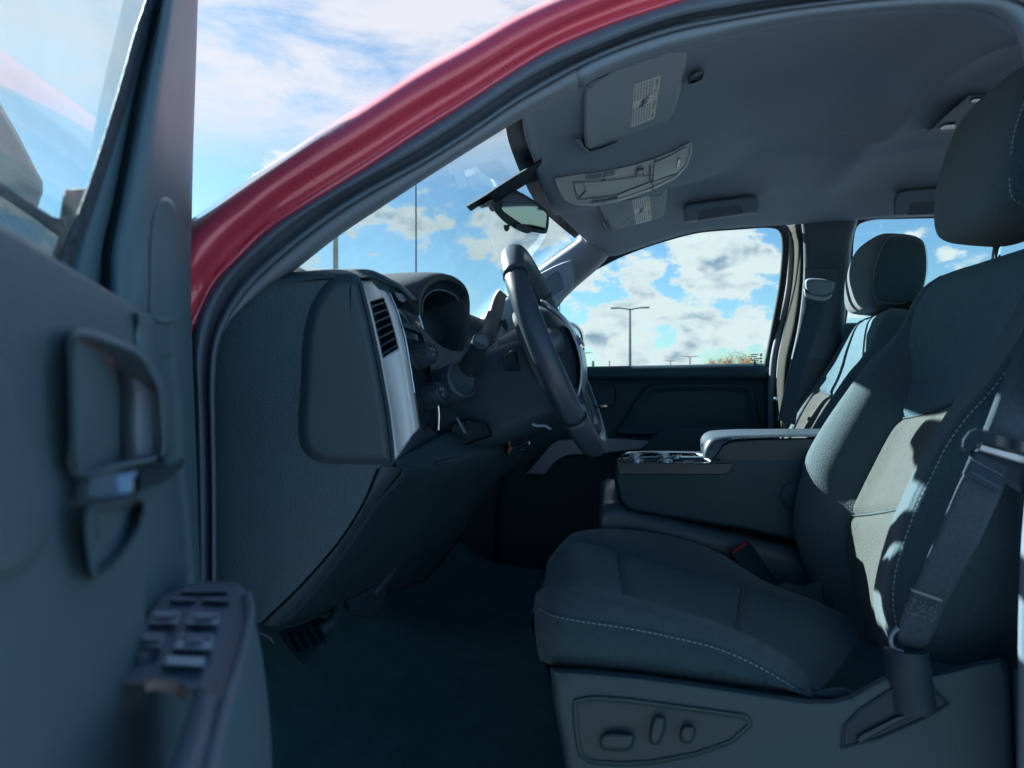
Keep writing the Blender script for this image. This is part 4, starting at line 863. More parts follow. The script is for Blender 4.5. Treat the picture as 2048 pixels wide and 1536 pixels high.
# bow-tie badge: long parallelogram bar crossed by a taller centre block
bow = [(-.036, -.0065), (-.030, .0080), (-.012, .0080), (-.010, .0135), (.014, .0135), (.012, .0080), (.036, .0080), (.030, -.0065), (.012, -.0065), (.010, -.0125), (-.014, -.0125), (-.012, -.0065)]
emb(bow, .0045, 'chrome', 'emblem'); emb([(a*.82, b*.66+.0002) for a, b in bow], .0058, 'trim_silver', 'emblem_field')
for s in (-1, 1):
    sp = [WC+WY*s*.07+WU*.005+WN*.005, WC+WY*s*.115+WU*.002+WN*.004, WC+WY*s*.163-WU*.004+WN*.0]
    tube('spoke', sp, [.020, .015, .015], 'leather_dark', wheel, 14, 12, flat=1.3)
    rbox('button_pod', WC+WY*s*.112+WU*.004+WN*.001, (.012, .050, .042), 'black_plastic', wheel, .005, ex=WN, ey=WY, ez=WU)
    tube('spoke', [WC+WY*s*.03-WU*.075+WN*.005, WC+WY*s*.045-WU*.12+WN*.004, WC+WY*s*.058-WU*.158], [.012, .010, .012], 'leather_dark', wheel, 14, 12, flat=1.3)
for s in (-1, 1): rbox('spoke_insert', WC+WY*s*.050-WU*.118+WN*.010, (.008, .020, .040), 'trim_silver', wheel, .003, ex=WN, ey=WY, ez=WU)
lathe('hub_boss', [(.055, -.08), (.062, -.03), (.06, -.008), (0, -.008)], WC, WN, 'black_plastic', wheel, 28)
# pedals
ped = thing('parking_brake_pedal', 'black ribbed foot pedal low in the driver footwell', 'pedal', P(600, 1330, 1.02))
pp = plane3(P(560, 1290, 1.0), P(640, 1240, 1.06), P(620, 1330, .98))
pe = pad('pedal_pad', [(556, 1262), (600, 1250), (640, 1232), (655, 1240), (662, 1262), (640, 1292), (610, 1330), (596, 1318), (572, 1290)], plp(pp), [(0, -.012), (0, .0), (2, .004)], 'black_plastic', ped, 40, True)
for k in range(4):
    a = 575+k*17; pad('rib', [(a, 1268-k*6), (a+8, 1264-k*6), (a+28, 1300-k*6), (a+22, 1306-k*6)], plp(pp), [(0, .003), (1.2, .008), (2.4, .009)], 'gloss_black', pe, 24, True)
tube('pedal_arm', [P(640, 1262, 1.03), P(672, 1235, 1.06), P(668, 1190, 1.10), P(620, 1120, 1.15)], [.010, .010], 'black_plastic', ped, 10, 16)
tube('edge_plate', Y_([(514, 1264, .98), (540, 1276, .985), (546, 1286, .985)], 0), .0015, 'trim_silver', ped, 6, 8)
brk = thing('brake_pedal', 'dark brake pedal hanging beside the footwell wall', 'pedal', P(740, 1245, 1.14))
bpz = plane3(P(700, 1230, 1.12), P(760, 1210, 1.2), P(740, 1160, 1.16))
pad('pedal_pad', [(690, 1200), (750, 1170), (775, 1175), (768, 1215), (750, 1236), (700, 1232)], plp(bpz), [(0, -.012), (0, 0), (3, .004)], 'black_plastic', brk, 40, True)
tube('pedal_arm', [P(745, 1190, 1.17), P(790, 1130, 1.22), P(800, 1060, 1.3)], [.009, .009], 'black_plastic', brk, 10, 12)
# ------------------------------------------------------------------ open driver door (hinged at the front pillar, swung towards the camera)
DH = Vector((-.51, .736, H)); DE = Vector((.45, -.893, 0)).normalized(); DN = Vector((.893, .45, 0)).normalized()
def PD(u, v, off): return PPL(u, v, DH+DN*off, DN)
def PDc(u, v, off):
    """same, but never closer to the lens than 12 cm: the panel runs on past the frame in its own plane"""
    return PD(u, v, off)
def Dl(s, z, off): return DH+DE*s+Vector((0, 0, z))+DN*off
dpl = lambda u, v, h: PD(u, v, h)
# shell: window frame pillar and hinge edge
f0 = [(316, -90), (293, 0), (273, 59), (234, 195), (176, 377), (140, 470), (118, 530), (106, 620)]
f1 = [(326, -90), (300, 0), (282, 59), (246, 195), (197, 377), (165, 470), (150, 535), (138, 625)]
f2 = [(335, -90), (309, 0), (297, 59), (266, 195), (226, 400), (203, 500), (200, 570), (188, 660)]
f3 = [(347, -90), (322, 0), (310, 59), (281, 195), (243, 400), (222, 510), (218, 580), (206, 670)]
f4 = [(360, -90), (335, 0), (325, 59), (300, 195), (270, 400), (250, 520), (240, 600), (228, 690)]
f5 = [(405, -90), (396, 0), (394, 60), (391, 150), (386, 300), (383, 450), (382, 640), (383, 720)]
def dr(pts, off): return [PD(u, v, off) for u, v in pts]
door = sheet('front_door', [dr(f0, -.030), dr(f1, -.018), dr(f2, -.014), dr([(a+2, b) for a, b in f2], -.020), dr(f3, -.020), dr([(a+2, b) for a, b in f3], -.006), dr(f4, .002), dr(lerp2(px(f4, 30), px(f5, 30), .5), .004), dr(lerp2(px(f4, 30), px(f5, 30), .93), .002), dr(f5, -.006), dr([(a-1, b) for a, b in f5], -.06)], 'door_shell', truck, 50, 2)
tag(door, 'open driver door with grey trim, chrome latch and window switches')
sheet('frame_gasket', [dr([(a-1, b) for a, b in f0], -.033), dr([(a, b) for a, b in f0], -.0125), dr([(a+12, b) for a, b in f0], -.012), dr([(a+24, b+4) for a, b in f0], -.0125)], 'speckled', door, 40, 2)
# window glass, sail panel, outside mirror
def gl_pt(s, z, off): return Dl(s, z, off)
pad('window_glass', [(350, -120), (312, 10), (256, 195), (172, 470), (140, 600), (-60, 480), (-420, 160), (-700, -500), (0, -500)], lambda u, v, h: PD(u, v, -.0150), [(0, 0), (4, 0)], 'door_glass', door, 50, True)
pad('sail_panel', [(-220, 215), (0, 362), (60, 404), (118, 442), (128, 378), (174, 376), (188, 425), (150, 545), (0, 470), (-220, 330)], lambda u, v, h: PD(u, v, -.042+h), [(0, 0), (2, .003)], 'speckled', door, 60, True)
dm = pad('side_mirror', [(-240, 60), (-120, 90), (-40, 150), (0, 205), (40, 275), (70, 335), (90, 372), (70, 430), (-240, 440)], lambda u, v, h: PD(u, v, -.16+h), [(20, -.16), (6, -.13), (0, -.03), (0, 0), (4, .01), (10, .012)], 'door_shell', truck, 60, True); tag(dm, 'driver side mirror housing seen through the open door window')
# trim panel below the sill
sill = [(-340, 215), (-200, 318), (-80, 398), (0, 450), (100, 513), (200, 573), (262, 612), (290, 632)]
S2 = px(sill, 40)
def lower(k, t):
    u0, v0 = S2[k]; return u0+t*0, v0
trows = [[PD(u, v+3, -.03) for u, v in S2], [PD(u, v-2, -.004) for u, v in S2], [PD(u, v-1, .012) for u, v in S2], [PD(u, v+4, .024) for u, v in S2], [PD(u, v+12, .031) for u, v in S2]]
for z in (-.015, -.06, -.11, -.18, -.30, -.45, -.6):
    o_ = .031+.020*sstep(-z, -.02, .16); row = []
    for k, (u, v) in enumerate(S2):
        q = PD(u, v, o_); row.append(Vector((q.x, q.y, H+z)))
    trows.append(row)
trim = sheet('trim_panel', trows, 'door_trim', door, 110, 9)
# front end of the trim panel and hinge-side shell below the sill
ed = [(289, 625), (300, 650), (306, 690), (311, 742), (322, 775), (328, 820), (330, 910), (345, 1000), (360, 1100), (375, 1300), (390, 1600)]
ee = [(382, 640), (383, 690), (385, 740), (388, 800), (390, 850), (392, 900), (394, 960), (397, 1050), (402, 1150), (415, 1350), (430, 1620)]
EA = px(ed, 50); EB = px(ee, 50)
hinge = sheet('hinge_shell', [[PD(272, v, .033) for u, v in EA], [PD(min(u-14, 300), v, .036) for u, v in EA], [PD(u-2, v, .028) for u, v in EA], [PD(u+4, v, .010) for u, v in EA], [PD(u, v, .002) for u, v in lerp2(EA, EB, .35)], [PD(u, v, .006) for u, v in lerp2(EA, EB, .6)], [PD(u, v, .002) for u, v in lerp2(EA, EB, .85)], [PD(u, v, -.004) for u, v in EB], [PD(u-1, v, -.06) for u, v in EB]], 'door_shell', door, 120, 6)
pad('frame_recess', [(308, 640), (302, 560), (304, 470), (314, 415), (330, 398), (346, 412), (354, 460), (358, 560), (360, 640)], lambda u, v, h: PD(u, v, .0075+h), [(-6, -.0040), (0, -.0015), (5, -.0008), (10, -.0016), (16, -.0020)], 'door_shell', door, 60)
# hand pocket round the inside latch: the trim is open here and three walls run in to a deep inner edge
def pxl(p):
    d = p-CAM; x = d.x*CYW+d.y*SYW; w = -d.x*SYW+d.y*CYW; return 1024+F*x/w, 768-F*d.z/w
def inside(u, v, poly):
    c = False; n = len(poly)
    for i in range(n):
        (x0, y0), (x1, y1) = poly[i], poly[i-1]
        if (y0 > v) != (y1 > v) and u < (x1-x0)*(v-y0)/(y1-y0)+x0: c = not c
    return c
mouth = [(150, 672), (172, 672), (232, 692), (270, 708), (288, 727), (304, 754), (318, 784), (322, 840), (322, 905), (240, 930), (152, 945), (150, 860), (148, 740)]
for ob in (trim, hinge):
    bm = bmesh.new(); bm.from_mesh(ob.data); off_ = WPOS[ob.name]
    dead = [f for f in bm.faces if inside(*pxl(f.calc_center_median()+off_), mouth)]
    bmesh.ops.delete(bm, geom=dead, context='FACES'); bm.to_mesh(ob.data); bm.free()
LO_ = .040
def LH(u, v, h=0): return PD(u, v, LO_+h)
left_o = [(150, 672), (148, 740), (150, 860), (152, 945)]; deep = [(236, 738), (240, 780), (240, 850), (243, 930)]
sheet('pocket_wall', [[LH(u, v, .003) for u, v in left_o], [LH(u+6, v+2, .0) for u, v in left_o], [LH(u, v, -.008) for u, v in lerp2(px(left_o, 12), px(deep, 12), .55)], [LH(u, v, -.018) for u, v in deep]], 'door_trim', door, 24, 4)
roof_o = [(150, 672), (172, 672), (232, 692), (270, 708), (288, 727), (318, 784)]; roof_i = [(160, 684), (184, 700), (210, 718), (228, 731), (236, 738), (240, 752)]
sheet('pocket_roof', [[LH(u, v, .003) for u, v in roof_o], [LH(u-3, v+5, -.001) for u, v in roof_o], [LH(u, v, -.017) for u, v in roof_i]], 'door_trim', door, 30, 4)
far_o = [(318, 784), (322, 840), (322, 905), (322, 925)]; far_i = [(236, 738), (240, 780), (240, 850), (243, 930)]
sheet('pocket_end', [[LH(u, v, .003) for u, v in far_o], [LH(u-4, v+1, .0) for u, v in far_o], [LH(u, v, -.008) for u, v in lerp2(px(far_o, 12), px(far_i, 12), .6)], [LH(u, v, -.018) for u, v in far_i]], 'rim_light', door, 24, 4)
rimpts = cr([Vector((u, v, 0)) for u, v in mouth], 70, True)
def rim_ring(d, h):
    o2 = offset2([Vector((p.x, p.y)) for p in rimpts], d); return [LH(p.x, p.y, h) for p in o2]
link('pocket_rim', gridmesh('pocket_rim', [rim_ring(-16, -.010), rim_ring(-10, -.001), rim_ring(-3, .0015), rim_ring(3, .0005), rim_ring(6, -.004)], True), 'door_trim', door)
_c = PD(225, 970, .052); hpl = (_c, (Vector((.21, -.74, .64))*.9+DN*.1).normalized())
pad('latch_handle', [(168, 1000), (169, 975), (174, 957), (200, 949), (240, 943), (276, 938), (281, 942), (277, 952), (270, 962), (269, 984), (262, 990), (215, 996)], plp(hpl), [(0, -.012), (0, .004), (2.5, .009), (6, .010)], 'chrome', door, 70, True)
pad('handle_pivot', [(281, 940), (300, 934), (340, 926), (362, 915), (370, 918), (366, 935), (345, 955), (320, 972), (285, 984), (274, 984), (273, 962)], lambda u, v, h: PD(u, v, .030+h), [(0, 0), (0, .010), (3, .016), (7, .018)], 'gloss_black', door, 60, True)
pad('handle_cup', [(176, 1010), (215, 1003), (268, 992), (290, 1000), (286, 1045), (250, 1110), (190, 1160), (172, 1100)], lambda u, v, h: PD(u, v, .046+h), [(0, -.004), (3, .002), (7, .001), (14, -.003), (24, -.006)], 'door_trim', door, 60)
pad('map_panel', [(-300, 560), (-120, 640), (0, 735), (36, 830), (66, 920), (88, 1010), (92, 1060), (60, 1120), (-60, 1160), (-300, 1200)], lambda u, v, h: PD(u, v, .044+h), [(-10, -.004), (0, .0), (14, .0015), (34, .0005)], 'door_trim', door, 80)
# armrest with window switches
ZA = -.125
def az(u, v, h=0): return PZ(u, v, ZA+h)
arm_rows = [[az(330, 1192, -.05), az(400, 1168, -.05), az(470, 1168, -.05), az(500, 1192, -.05)], [az(330, 1190, -.012), az(400, 1164, -.012), az(466, 1164, -.012), az(497, 1190, -.012)], [az(322, 1196), az(400, 1171), az(462, 1171), az(490, 1196)], [az(296, 1232), az(390, 1220), az(460, 1222), az(496, 1232)], [az(262, 1296), az(360, 1296), az(440, 1300), az(478, 1318)], [az(236, 1345), az(330, 1352), az(410, 1360), az(452, 1398)], [az(228, 1358), az(320, 1362), az(395, 1378), az(446, 1418)]]
armrest = sheet('armrest', arm_rows, 'rim_light', door, 30, 4)
rimr = [[az(392, 1372), az(372, 1440), az(340, 1530), az(310, 1620)], [az(400, 1374, .004), az(384, 1442, .004), az(356, 1532, .004), az(330, 1622, .004)], [az(430, 1392, .004), az(420, 1450, .004), az(400, 1540, .004), az(380, 1640, .004)], [az(448, 1412), az(436, 1460), az(418, 1550), az(400, 1650)], [az(452, 1414, -.02), az(440, 1462, -.02), az(424, 1552, -.02), az(408, 1650, -.02)]]
sheet('armrest_rim', rimr, 'rim_light', armrest, 26, 4)
lip = [[az(200, 1362, .0), az(300, 1350, .001), az(360, 1356, .001), az(394, 1374, .0)], [az(205, 1368, .003), az(302, 1356, .005), az(356, 1362, .005), az(389, 1380, .004)], [az(214, 1376, -.004), az(304, 1364, -.004), az(350, 1370, -.004), az(380, 1388, -.004)], [az(230, 1396, -.04), az(306, 1384, -.04), az(344, 1390, -.04), az(366, 1404, -.04)]]
sheet('grip_lip', lip, 'rim_light', armrest, 24, 4)
# side face of the armrest and lower door edge
ridge = [(492, 1192), (498, 1225), (480, 1318), (455, 1400), (440, 1460), (420, 1550), (400, 1650)]
def down(pts, dz, du=0.0): return [az(u+du, v)+Vector((0, 0, dz)) for u, v in pts]
sheet('armrest_side', [down(ridge, -.004, -6), down(ridge, .003, -2), down(ridge, .001, 3), [p+DN*.006 for p in down(ridge, -.03, 6)], [p+DN*.010 for p in down(ridge, -.10, 8)], [p+DN*.002 for p in down(ridge, -.20, 4)]], 'door_shell', armrest, 30, 3)
tube('ridge_highlight', [az(u+2, v, .002) for u, v in ridge], .0030, 'rim_light', armrest, 8, 40)  # pale tube paints the line of light along the armrest ridge
lower_e = sheet('lower_edge_panel', [dr([(490, 1270), (505, 1345), (512, 1440), (512, 1640)], .050), dr([(502, 1268), (516, 1345), (524, 1440), (528, 1640)], .058), dr([(510, 1280), (526, 1350), (538, 1440), (548, 1640)], .05), dr([(512, 1282), (528, 1352), (540, 1442), (551, 1640)], .0)], 'seat_plastic', door, 24, 3)
def switch(pts, m='leather'):
    o = pad('window_switch', pts, lambda u, v, h: az(u, v, h), [(0, .000), (1.5, .0045), (4, .0055), (7, .0035)], m, door, 36, True)
    c = [sum(p[k] for p in pts)/4 for k in (0, 1)]
    pad('switch_lip', [(c[0]-20, c[1]-8), (c[0]+20, c[1]-8), (c[0]+18, c[1]-2), (c[0]-18, c[1]-2)], lambda u, v, h: az(u, v, h), [(0, .004), (1, .0085), (2, .009)], m, door, 24, True)
for q in ([(306, 1222), (360, 1223), (354, 1250), (296, 1249)], [(382, 1224), (438, 1226), (438, 1252), (370, 1250)], [(286, 1266), (332, 1266), (322, 1298), (268, 1297)], [(360, 1267), (428, 1268), (424, 1302), (344, 1299)]): switch(q, 'switch_sheen')
pad('mirror_switch', [(334, 1310), (412, 1313), (408, 1336), (322, 1332)], lambda u, v, h: az(u, v, h), [(0, 0), (2, .004), (5, .005)], 'switch_sheen', door, 36, True)
lathe('mirror_dial', [(.007, 0), (.006, .004), (.003, .005), (0, .005)], az(282, 1320), Vector((0, 0, 1)), 'leather', door, 18)
for q in ([(365, 1178), (450, 1178), (455, 1186), (358, 1186)], [(345, 1194), (395, 1193), (392, 1203), (338, 1204)], [(405, 1193), (458, 1194), (460, 1205), (402, 1203)]):
    pad('lock_button', q, lambda u, v, h: az(u, v, h), [(0, 0), (1, .003), (2.5, .0035)], 'trim_silver', door, 28, True)
# small tick marks on the lock buttons
bars('printed_mark', [(az(362, 1198, .0042), az(370, 1198, .0042), Vector((0, 0, 1))), (az(424, 1198, .0042), az(432, 1198, .0042), Vector((0, 0, 1)))], 'thread', door, .0012, .0003)
# outer skin so that the door is closed from outside
quad('outer_skin', [Dl(.0, -.55, -.10), Dl(1.05, -.55, -.10), Dl(1.05, .04, -.085), Dl(.0, .03, -.085)], 'red_paint', door, .004)
# ------------------------------------------------------------------ seats
def build_seat(T, root, flip, full=True):
    """driver seat traced in place; T maps it to a seat's own place"""
    def tr(L): return [T(p) for p in L]
    def sh(name, rails, m, n=40, per=3, parent=root): return sheet(name, [tr(r) for r in rails], m, parent, n, per)
    # ---- backrest
    far_sil = Y_([(1650, 1240, 1.40), (1618, 1150, 1.40), (1594, 1090, 1.40), (1586, 1045, 1.40), (1591, 1000, 1.40), (1604, 944, 1.395), (1614, 908, 1.39), (1646, 851, 1.385), (1690, 787, 1.38), (1742, 718, 1.375), (1786, 680, 1.37), (1812, 650, 1.365), (1828, 605, 1.36), (1850, 573, 1.35), (1880, 552, 1.33)], 0)
    far_seam = Y_([(1760, 1300, 1.29), (1716, 1223, 1.30), (1701, 1150, 1.305), (1694, 1042, 1.31), (1720, 984, 1.31), (1758, 908, 1.31), (1799, 827, 1.315), (1819, 779, 1.32), (1824, 730, 1.325), (1818, 690, 1.33), (1822, 650, 1.335), (1836, 605, 1.335), (1858, 572, 1.33), (1885, 551, 1.315)], 0)
    near_seam = Y_([(1776, 1300, 1.01), (1758, 1237, 1.01), (1753, 1195, 1.01), (1760, 1147, 1.005), (1776, 1087, 1.005), (1790, 1045, 1.00), (1803, 1015, 1.0), (1843, 928, 1.0), (1875, 867, 1.0), (1924, 787, 1.0), (1962, 735, 1.0), (2008, 660, 1.0), (2052, 575, 1.0), (2090, 510, 1.0), (2110, 480, 1.02)], 0)
    near_rdg = Y_([(1782, 1300, .965), (1766, 1240, .96), (1762, 1192, .955), (1768, 1140, .955), (1786, 1075, .953), (1812, 1005, .95), (1846, 932, .95), (1874, 880, .95), (1916, 822, .95), (1964, 768, .95), (2020, 690, .95), (2062, 630, .955), (2105, 560, .96), (2140, 500, .97), (2150, 478, .985)], 0)
    near_st = Y_([(1794, 1305, .945), (1777, 1240, .935), (1772, 1192, .93), (1777, 1140, .93), (1797, 1070, .93), (1822, 1003, .93), (1851, 944, .93), (1879, 888, .93), (1920, 831, .93), (1968, 779, .93), (2026, 694, .93), (2070, 630, .935), (2115, 560, .94), (2150, 505, .95), (2160, 485, .965)], 0)
    NS = 60
    fs = cr(far_seam, NS); ns = cr(near_seam, NS)
    X1 = Vector((1, 0, 0))
    def mid(t, dip): return [a.lerp(b, t)+X1*dip*math.sin(math.pi*min(1, i/(NS-1)*1.05))**.7 for i, (a, b) in enumerate(zip(fs, ns))]
    ks = [i for i, p in enumerate(fs)]
    # centre panel split at the two cross seams
    cuts = [0, int(NS*.345), int(NS*.615), NS]
    mids = [fs, mid(.12, .012), mid(.3, .018), mid(.5, .020), mid(.7, .018), mid(.88, .012), ns]
    for (a, b, m_) in ((0, cuts[1], 'fabric_weave'), (cuts[1], cuts[2], 'fabric_weave'), (cuts[2], NS-1, 'fabric_weave_dark')):
        rails = []
        for r in mids:
            seg = [p.copy() for p in r[a:b+1]]
            for k, p in enumerate(seg):   # pillow roll-off at the seams
                d = min(k+(0 if a else 9), (len(seg)-1-k)+(0 if b < NS-1 else 9)); p.x += .010*math.exp(-d*1.1)
            rails.append(seg)
        sh('backrest_panel', rails, m_, 44, 4)
    for k_ in (cuts[1], cuts[2]): tube('seam', tr([r[k_]+X1*.007 for r in mids]), .0014, 'fabric_side', root, 6, 24)
    fo = [p+Vector((.055, .012, -.01)) for p in cr(far_sil, NS)]; fb = [p+Vector((.15, .0, 0)) for p in cr(far_sil, NS)]
    sl = cr(far_sil, NS); bul = [a.lerp(b, .45)+Vector((-.022*math.sin(math.pi*i/(NS-1)), -.004, 0)) for i, (a, b) in enumerate(zip(sl, fs))]
    bul2 = [a.lerp(b, .85)+Vector((-.002, 0, 0)) for a, b in zip(sl, fs)]
    sh('bolster', [[p+X1*.006 for p in fs], bul2, bul, sl, fo, fb], 'fabric', 60, 4)
    nr = cr(near_rdg, NS); nst = cr(near_st, NS)
    nb = [a.lerp(b, .5)+Vector((-.003*math.sin(math.pi*i/(NS-1)), 0, 0)) for i, (a, b) in enumerate(zip(ns, nr))]
    sh('bolster', [[p+X1*.006 for p in ns], [p.lerp(q, .2)+X1*-.004 for p, q in zip(ns, nb)], nb, nr, [p.lerp(q, .6)+Vector((0, -.003, 0)) for p, q in zip(nr, nst)], [p+X1*.003+Vector((0, .002, 0)) for p in nst]], 'fabric', 60, 4)
    s1_ = [p+Vector((.004, -.004, 0)) for p in nst]; s2_ = [p+Vector((.03, -.012, -.003)) for p in nst]; s3_ = [p+Vector((.085, -.014, -.006)) for p in nst]; s4_ = [p+Vector((.15, -.006, -.006)) for p in nst]; s5_ = [p+Vector((.19, .04, 0)) for p in nst]
    sh('side_panel', [[p+X1*.003+Vector((0, .002, 0)) for p in nst], s1_, s2_, s3_, s4_, s5_], 'fabric_side', 60, 3)
    bk = [[p+Vector((.19, .04, 0)) for p in nst], [a.lerp(b, .5)+X1*.23 for a, b in zip(fs, ns)], fb]
    sh('back_shell', bk, 'fabric_side', 40, 5)
    # top roll of the backrest
    tp = [fs[-1], mids[2][-1], mids[3][-1], mids[4][-1], ns[-1]]
    sh('top_roll', [[sl[-1]]+tp+[nst[-1]], [p+Vector((.05, 0, .016)) for p in [sl[-1]]+tp+[nst[-1]]], [p+Vector((.11, 0, .012)) for p in [sl[-1]]+tp+[nst[-1]]], [p+Vector((.17, 0, -.03)) for p in [sl[-1]]+tp+[nst[-1]]]], 'fabric_side', 30, 4)
    nm = Vector((-.5, -.85, 0))
    stitching(tr([p+Vector((.006, -.007, 0)) for p in nst[1:-4]]), Vector((nm.x, nm.y*flip, 0)).normalized(), root, .0045, .0024, .0014)
    # ---- cushion
    lo = Y_([(1078, 1318, .94), (1113, 1330, .905), (1180, 1334, .90), (1284, 1344, .90), (1389, 1358, .90), (1494, 1372, .90), (1570, 1384, .90), (1622, 1391, .905)], 0)
    sti = Y_([(1069, 1204, .965), (1110, 1225, .915), (1169, 1236, .905), (1267, 1251, .905), (1354, 1269, .905), (1424, 1286, .905), (1494, 1314, .905), (1546, 1342, .905), (1622, 1388, .91)], 0)
    nt_ = Y_([(1071, 1190, .98), (1092, 1175, .975), (1145, 1172, .968), (1215, 1182, .965), (1284, 1200, .965), (1372, 1226, .962), (1459, 1257, .96), (1529, 1289, .955), (1585, 1324, .95), (1612, 1352, .94), (1625, 1380, .925)], 0)
    fsm = Y_([(1092, 1140, 1.20), (1120, 1102, 1.29), (1145, 1083, 1.325), (1215, 1098, 1.33), (1284, 1119, 1.33), (1389, 1150, 1.32), (1476, 1170, 1.31), (1540, 1195, 1.30), (1640, 1220, 1.28), (1720, 1262, 1.27)], 0)
    fr_ = Y_([(1100, 1128, 1.24), (1138, 1084, 1.34), (1160, 1067, 1.375), (1197, 1058, 1.39), (1284, 1062, 1.395), (1354, 1075, 1.395), (1406, 1091, 1.39), (1459, 1119, 1.385), (1529, 1172, 1.37), (1640, 1215, 1.34)], 0)
    LO, ST, NT, FM, FR = (cr(q, 50) for q in (lo, sti, nt_, fsm, fr_))
    Zv = Vector((0, 0, 1))
    front_e = [Vector((-.150, y, H+z)) for y, z in ((.93, -.40), (.97, -.42), (1.15, -.43), (1.30, -.42), (1.39, -.40))]
    def cmid(t, d): return [a.lerp(b, t)-Zv*d for a, b in zip(NT, FM)]
    rs = [NT, cmid(.1, .010), cmid(.3, .016), cmid(.55, .016), cmid(.8, .012), cmid(.93, .006), FM]
    for a, b, m_ in ((0, 17, 'fabric_weave_dark'), (17, 34, 'fabric_weave_dark'), (34, 49, 'fabric_weave_dark')):
        rails = []
        for r in rs:
            seg = [p.copy() for p in r[a:b+1]]
            for k, p in enumerate(seg): d = min(k+(0 if a else 9), len(seg)-1-k+(0 if b < 49 else 9)); p.z -= .007*math.exp(-d*1.2)
            rails.append(seg)
        sh('cushion_panel', rails, m_, 36, 4)
    for k_ in (17, 34): tube('seam', tr([r[k_]-Zv*.0045 for r in rs]), .0013, 'fabric', root, 6, 24)
    nbul = [a.lerp(b, .45)+Vector((0, -.014*math.sin(math.pi*i/49)**.6, .010*math.sin(math.pi*i/49))) for i, (a, b) in enumerate(zip(NT, ST))]
    for i_ in range(36, 48):   # pucker where the bolster tapers off
        nbul[i_] = nbul[i_]+Vector((0, -.0012*math.sin(i_*2.1), .0030*math.sin(i_*2.1)*math.sin(math.pi*(i_-36)/12)))
    sh('cushion_bolster', [[p-Zv*.006 for p in NT], [p.lerp(q, .15)+Zv*.003 for p, q in zip(NT, nbul)], nbul, ST], 'fabric', 56, 4)
    sd = [a.lerp(b, .5)+Vector((0, -.012, 0)) for a, b in zip(ST, LO)]
    sh('cushion_side', [ST, [p+Vector((0, -.004, -.004)) for p in ST], sd, [p+Vector((0, -.004, .006)) for p in LO], [p+Vector((0, .02, -.01)) for p in LO]], 'fabric_side', 56, 3)
    stitching(tr([p+Vector((0, -.003, -.004)) for p in ST[2:]]), Vector((0, -1*flip, .25)).normalized(), root, .0045, .0024, .0015)
    fo_ = [p+Vector((0, .02, -.03)) for p in FR]; fd = [Vector((p.x, 1.40, p.z-.12)) for p in FR]
    fb_ = [a.lerp(b, .5)+Zv*.012 for a, b in zip(FM, FR)]
    sh('cushion_bolster', [[p-Zv*.006 for p in FM], [p.lerp(q, .3)+Zv*.003 for p, q in zip(FM, fb_)], fb_, FR, fo_, fd], 'fabric', 50, 3)
    # nose of the cushion
    n_top = [ST[0], NT[0], rs[1][0], rs[2][0], rs[3][0], rs[4][0], rs[5][0], FM[0], FR[0]]
    n_b = [Vector((max(p.x, -.168)+.004, p.y, H-.355)) for i, p in enumerate(n_top)]
    n_c = [Vector((max(p.x, -.168)+.03, p.y, H-.43)) for p in n_top]
    n_m = [a.lerp(b, .5)+Vector((-.008, 0, 0)) for a, b in zip(n_top, n_b)]
    sh('cushion_nose', [[p-Vector((-.004, 0, .003)) for p in n_top], n_m, n_b, n_c], 'fabric_side', 40, 5)
    return sl
def headrest(root, c, size, tilt):
    """boxy padded headrest with a sewn side gusset"""
    ex = Vector((math.cos(tilt), 0, -math.sin(tilt))); ez = Vector((math.sin(tilt), 0, math.cos(tilt))); yv = Vector((0, 1, 0))
    hx, hy, hz = [s/2 for s in size]
    def shp(co, raw=False):
        x, y, z = (co.x, co.y, co.z) if raw else (co.x/hx, co.y/hy, co.z/hz)
        p = 7.0; r = (abs(x)**p+abs(y)**p+abs(z)**p)**(1/p); k = max(abs(x), abs(y), abs(z))/max(r, 1e-6)
        x, y, z = x*k, y*k, z*k
        front = -.10*(1-z*z)*(1-y*y) if x < 0 else 0
        return Vector(((x+front)*hx*(1-.16*max(z, 0)-.10*max(-z, 0))+.012*z*(x < 0)*hx/.06*.3, y*hy*(1-.09*max(z, 0)**2-.07*max(-z, 0)**2), z*hz*(1-.05*y*y-.06*max(x, 0)**2)))
    o = rbox('headrest', c, size, 'fabric', root, ex=ex, ez=ez, shape=shp); m = o.modifiers.new('s', 'SUBSURF'); m.levels = 1; m.render_levels = 2
    out_ = [(-.82, -.60), (-.68, -.84), (.2, -.90), (.74, -.76), (.86, 0), (.76, .72), (.3, .88), (-.50, .84), (-.74, .58), (-.86, 0)]
    base = cr([Vector((a, b, 0)) for a, b in out_], 48, True)
    def on(a, b, lift): q = shp(Vector((a, -1, b)), True); return c+ex*q.x+yv*(q.y-lift)+ez*q.z
    verts = []; n = 48; faces = []
    for f, h in ((1.0, -.004), (.98, .0015), (.85, .004), (.5, .005), (.2, .005)): verts += [on(p.x*f, p.y*f, h) for p in base]
    for k in range(4):
        for j in range(n): q = (j+1) % n; faces.append((k*n+j, k*n+q, (k+1)*n+q, (k+1)*n+j))
    faces.append(tuple(range(4*n, 5*n)))
    me = mesh('headrest_gusset', verts, faces); fixn(me); link('headrest_gusset', me, 'fabric_side', root)
    stitching([on(p.x*1.05, p.y*1.04, .0008) for p in base[0:48:2]], -yv, root, .0045, .0024, .0013)
dseat = thing('driver_seat', 'large grey cloth driver seat nearest the camera, crossed by a belt', 'seat', (.2, 1.155, H-.60))
sl = build_seat(lambda p: p.copy(), dseat, 1)
hc = Vector((.520, 1.150, H+.322)); hs = (.135, .265, .225)
headrest(dseat, hc, hs, math.radians(8))
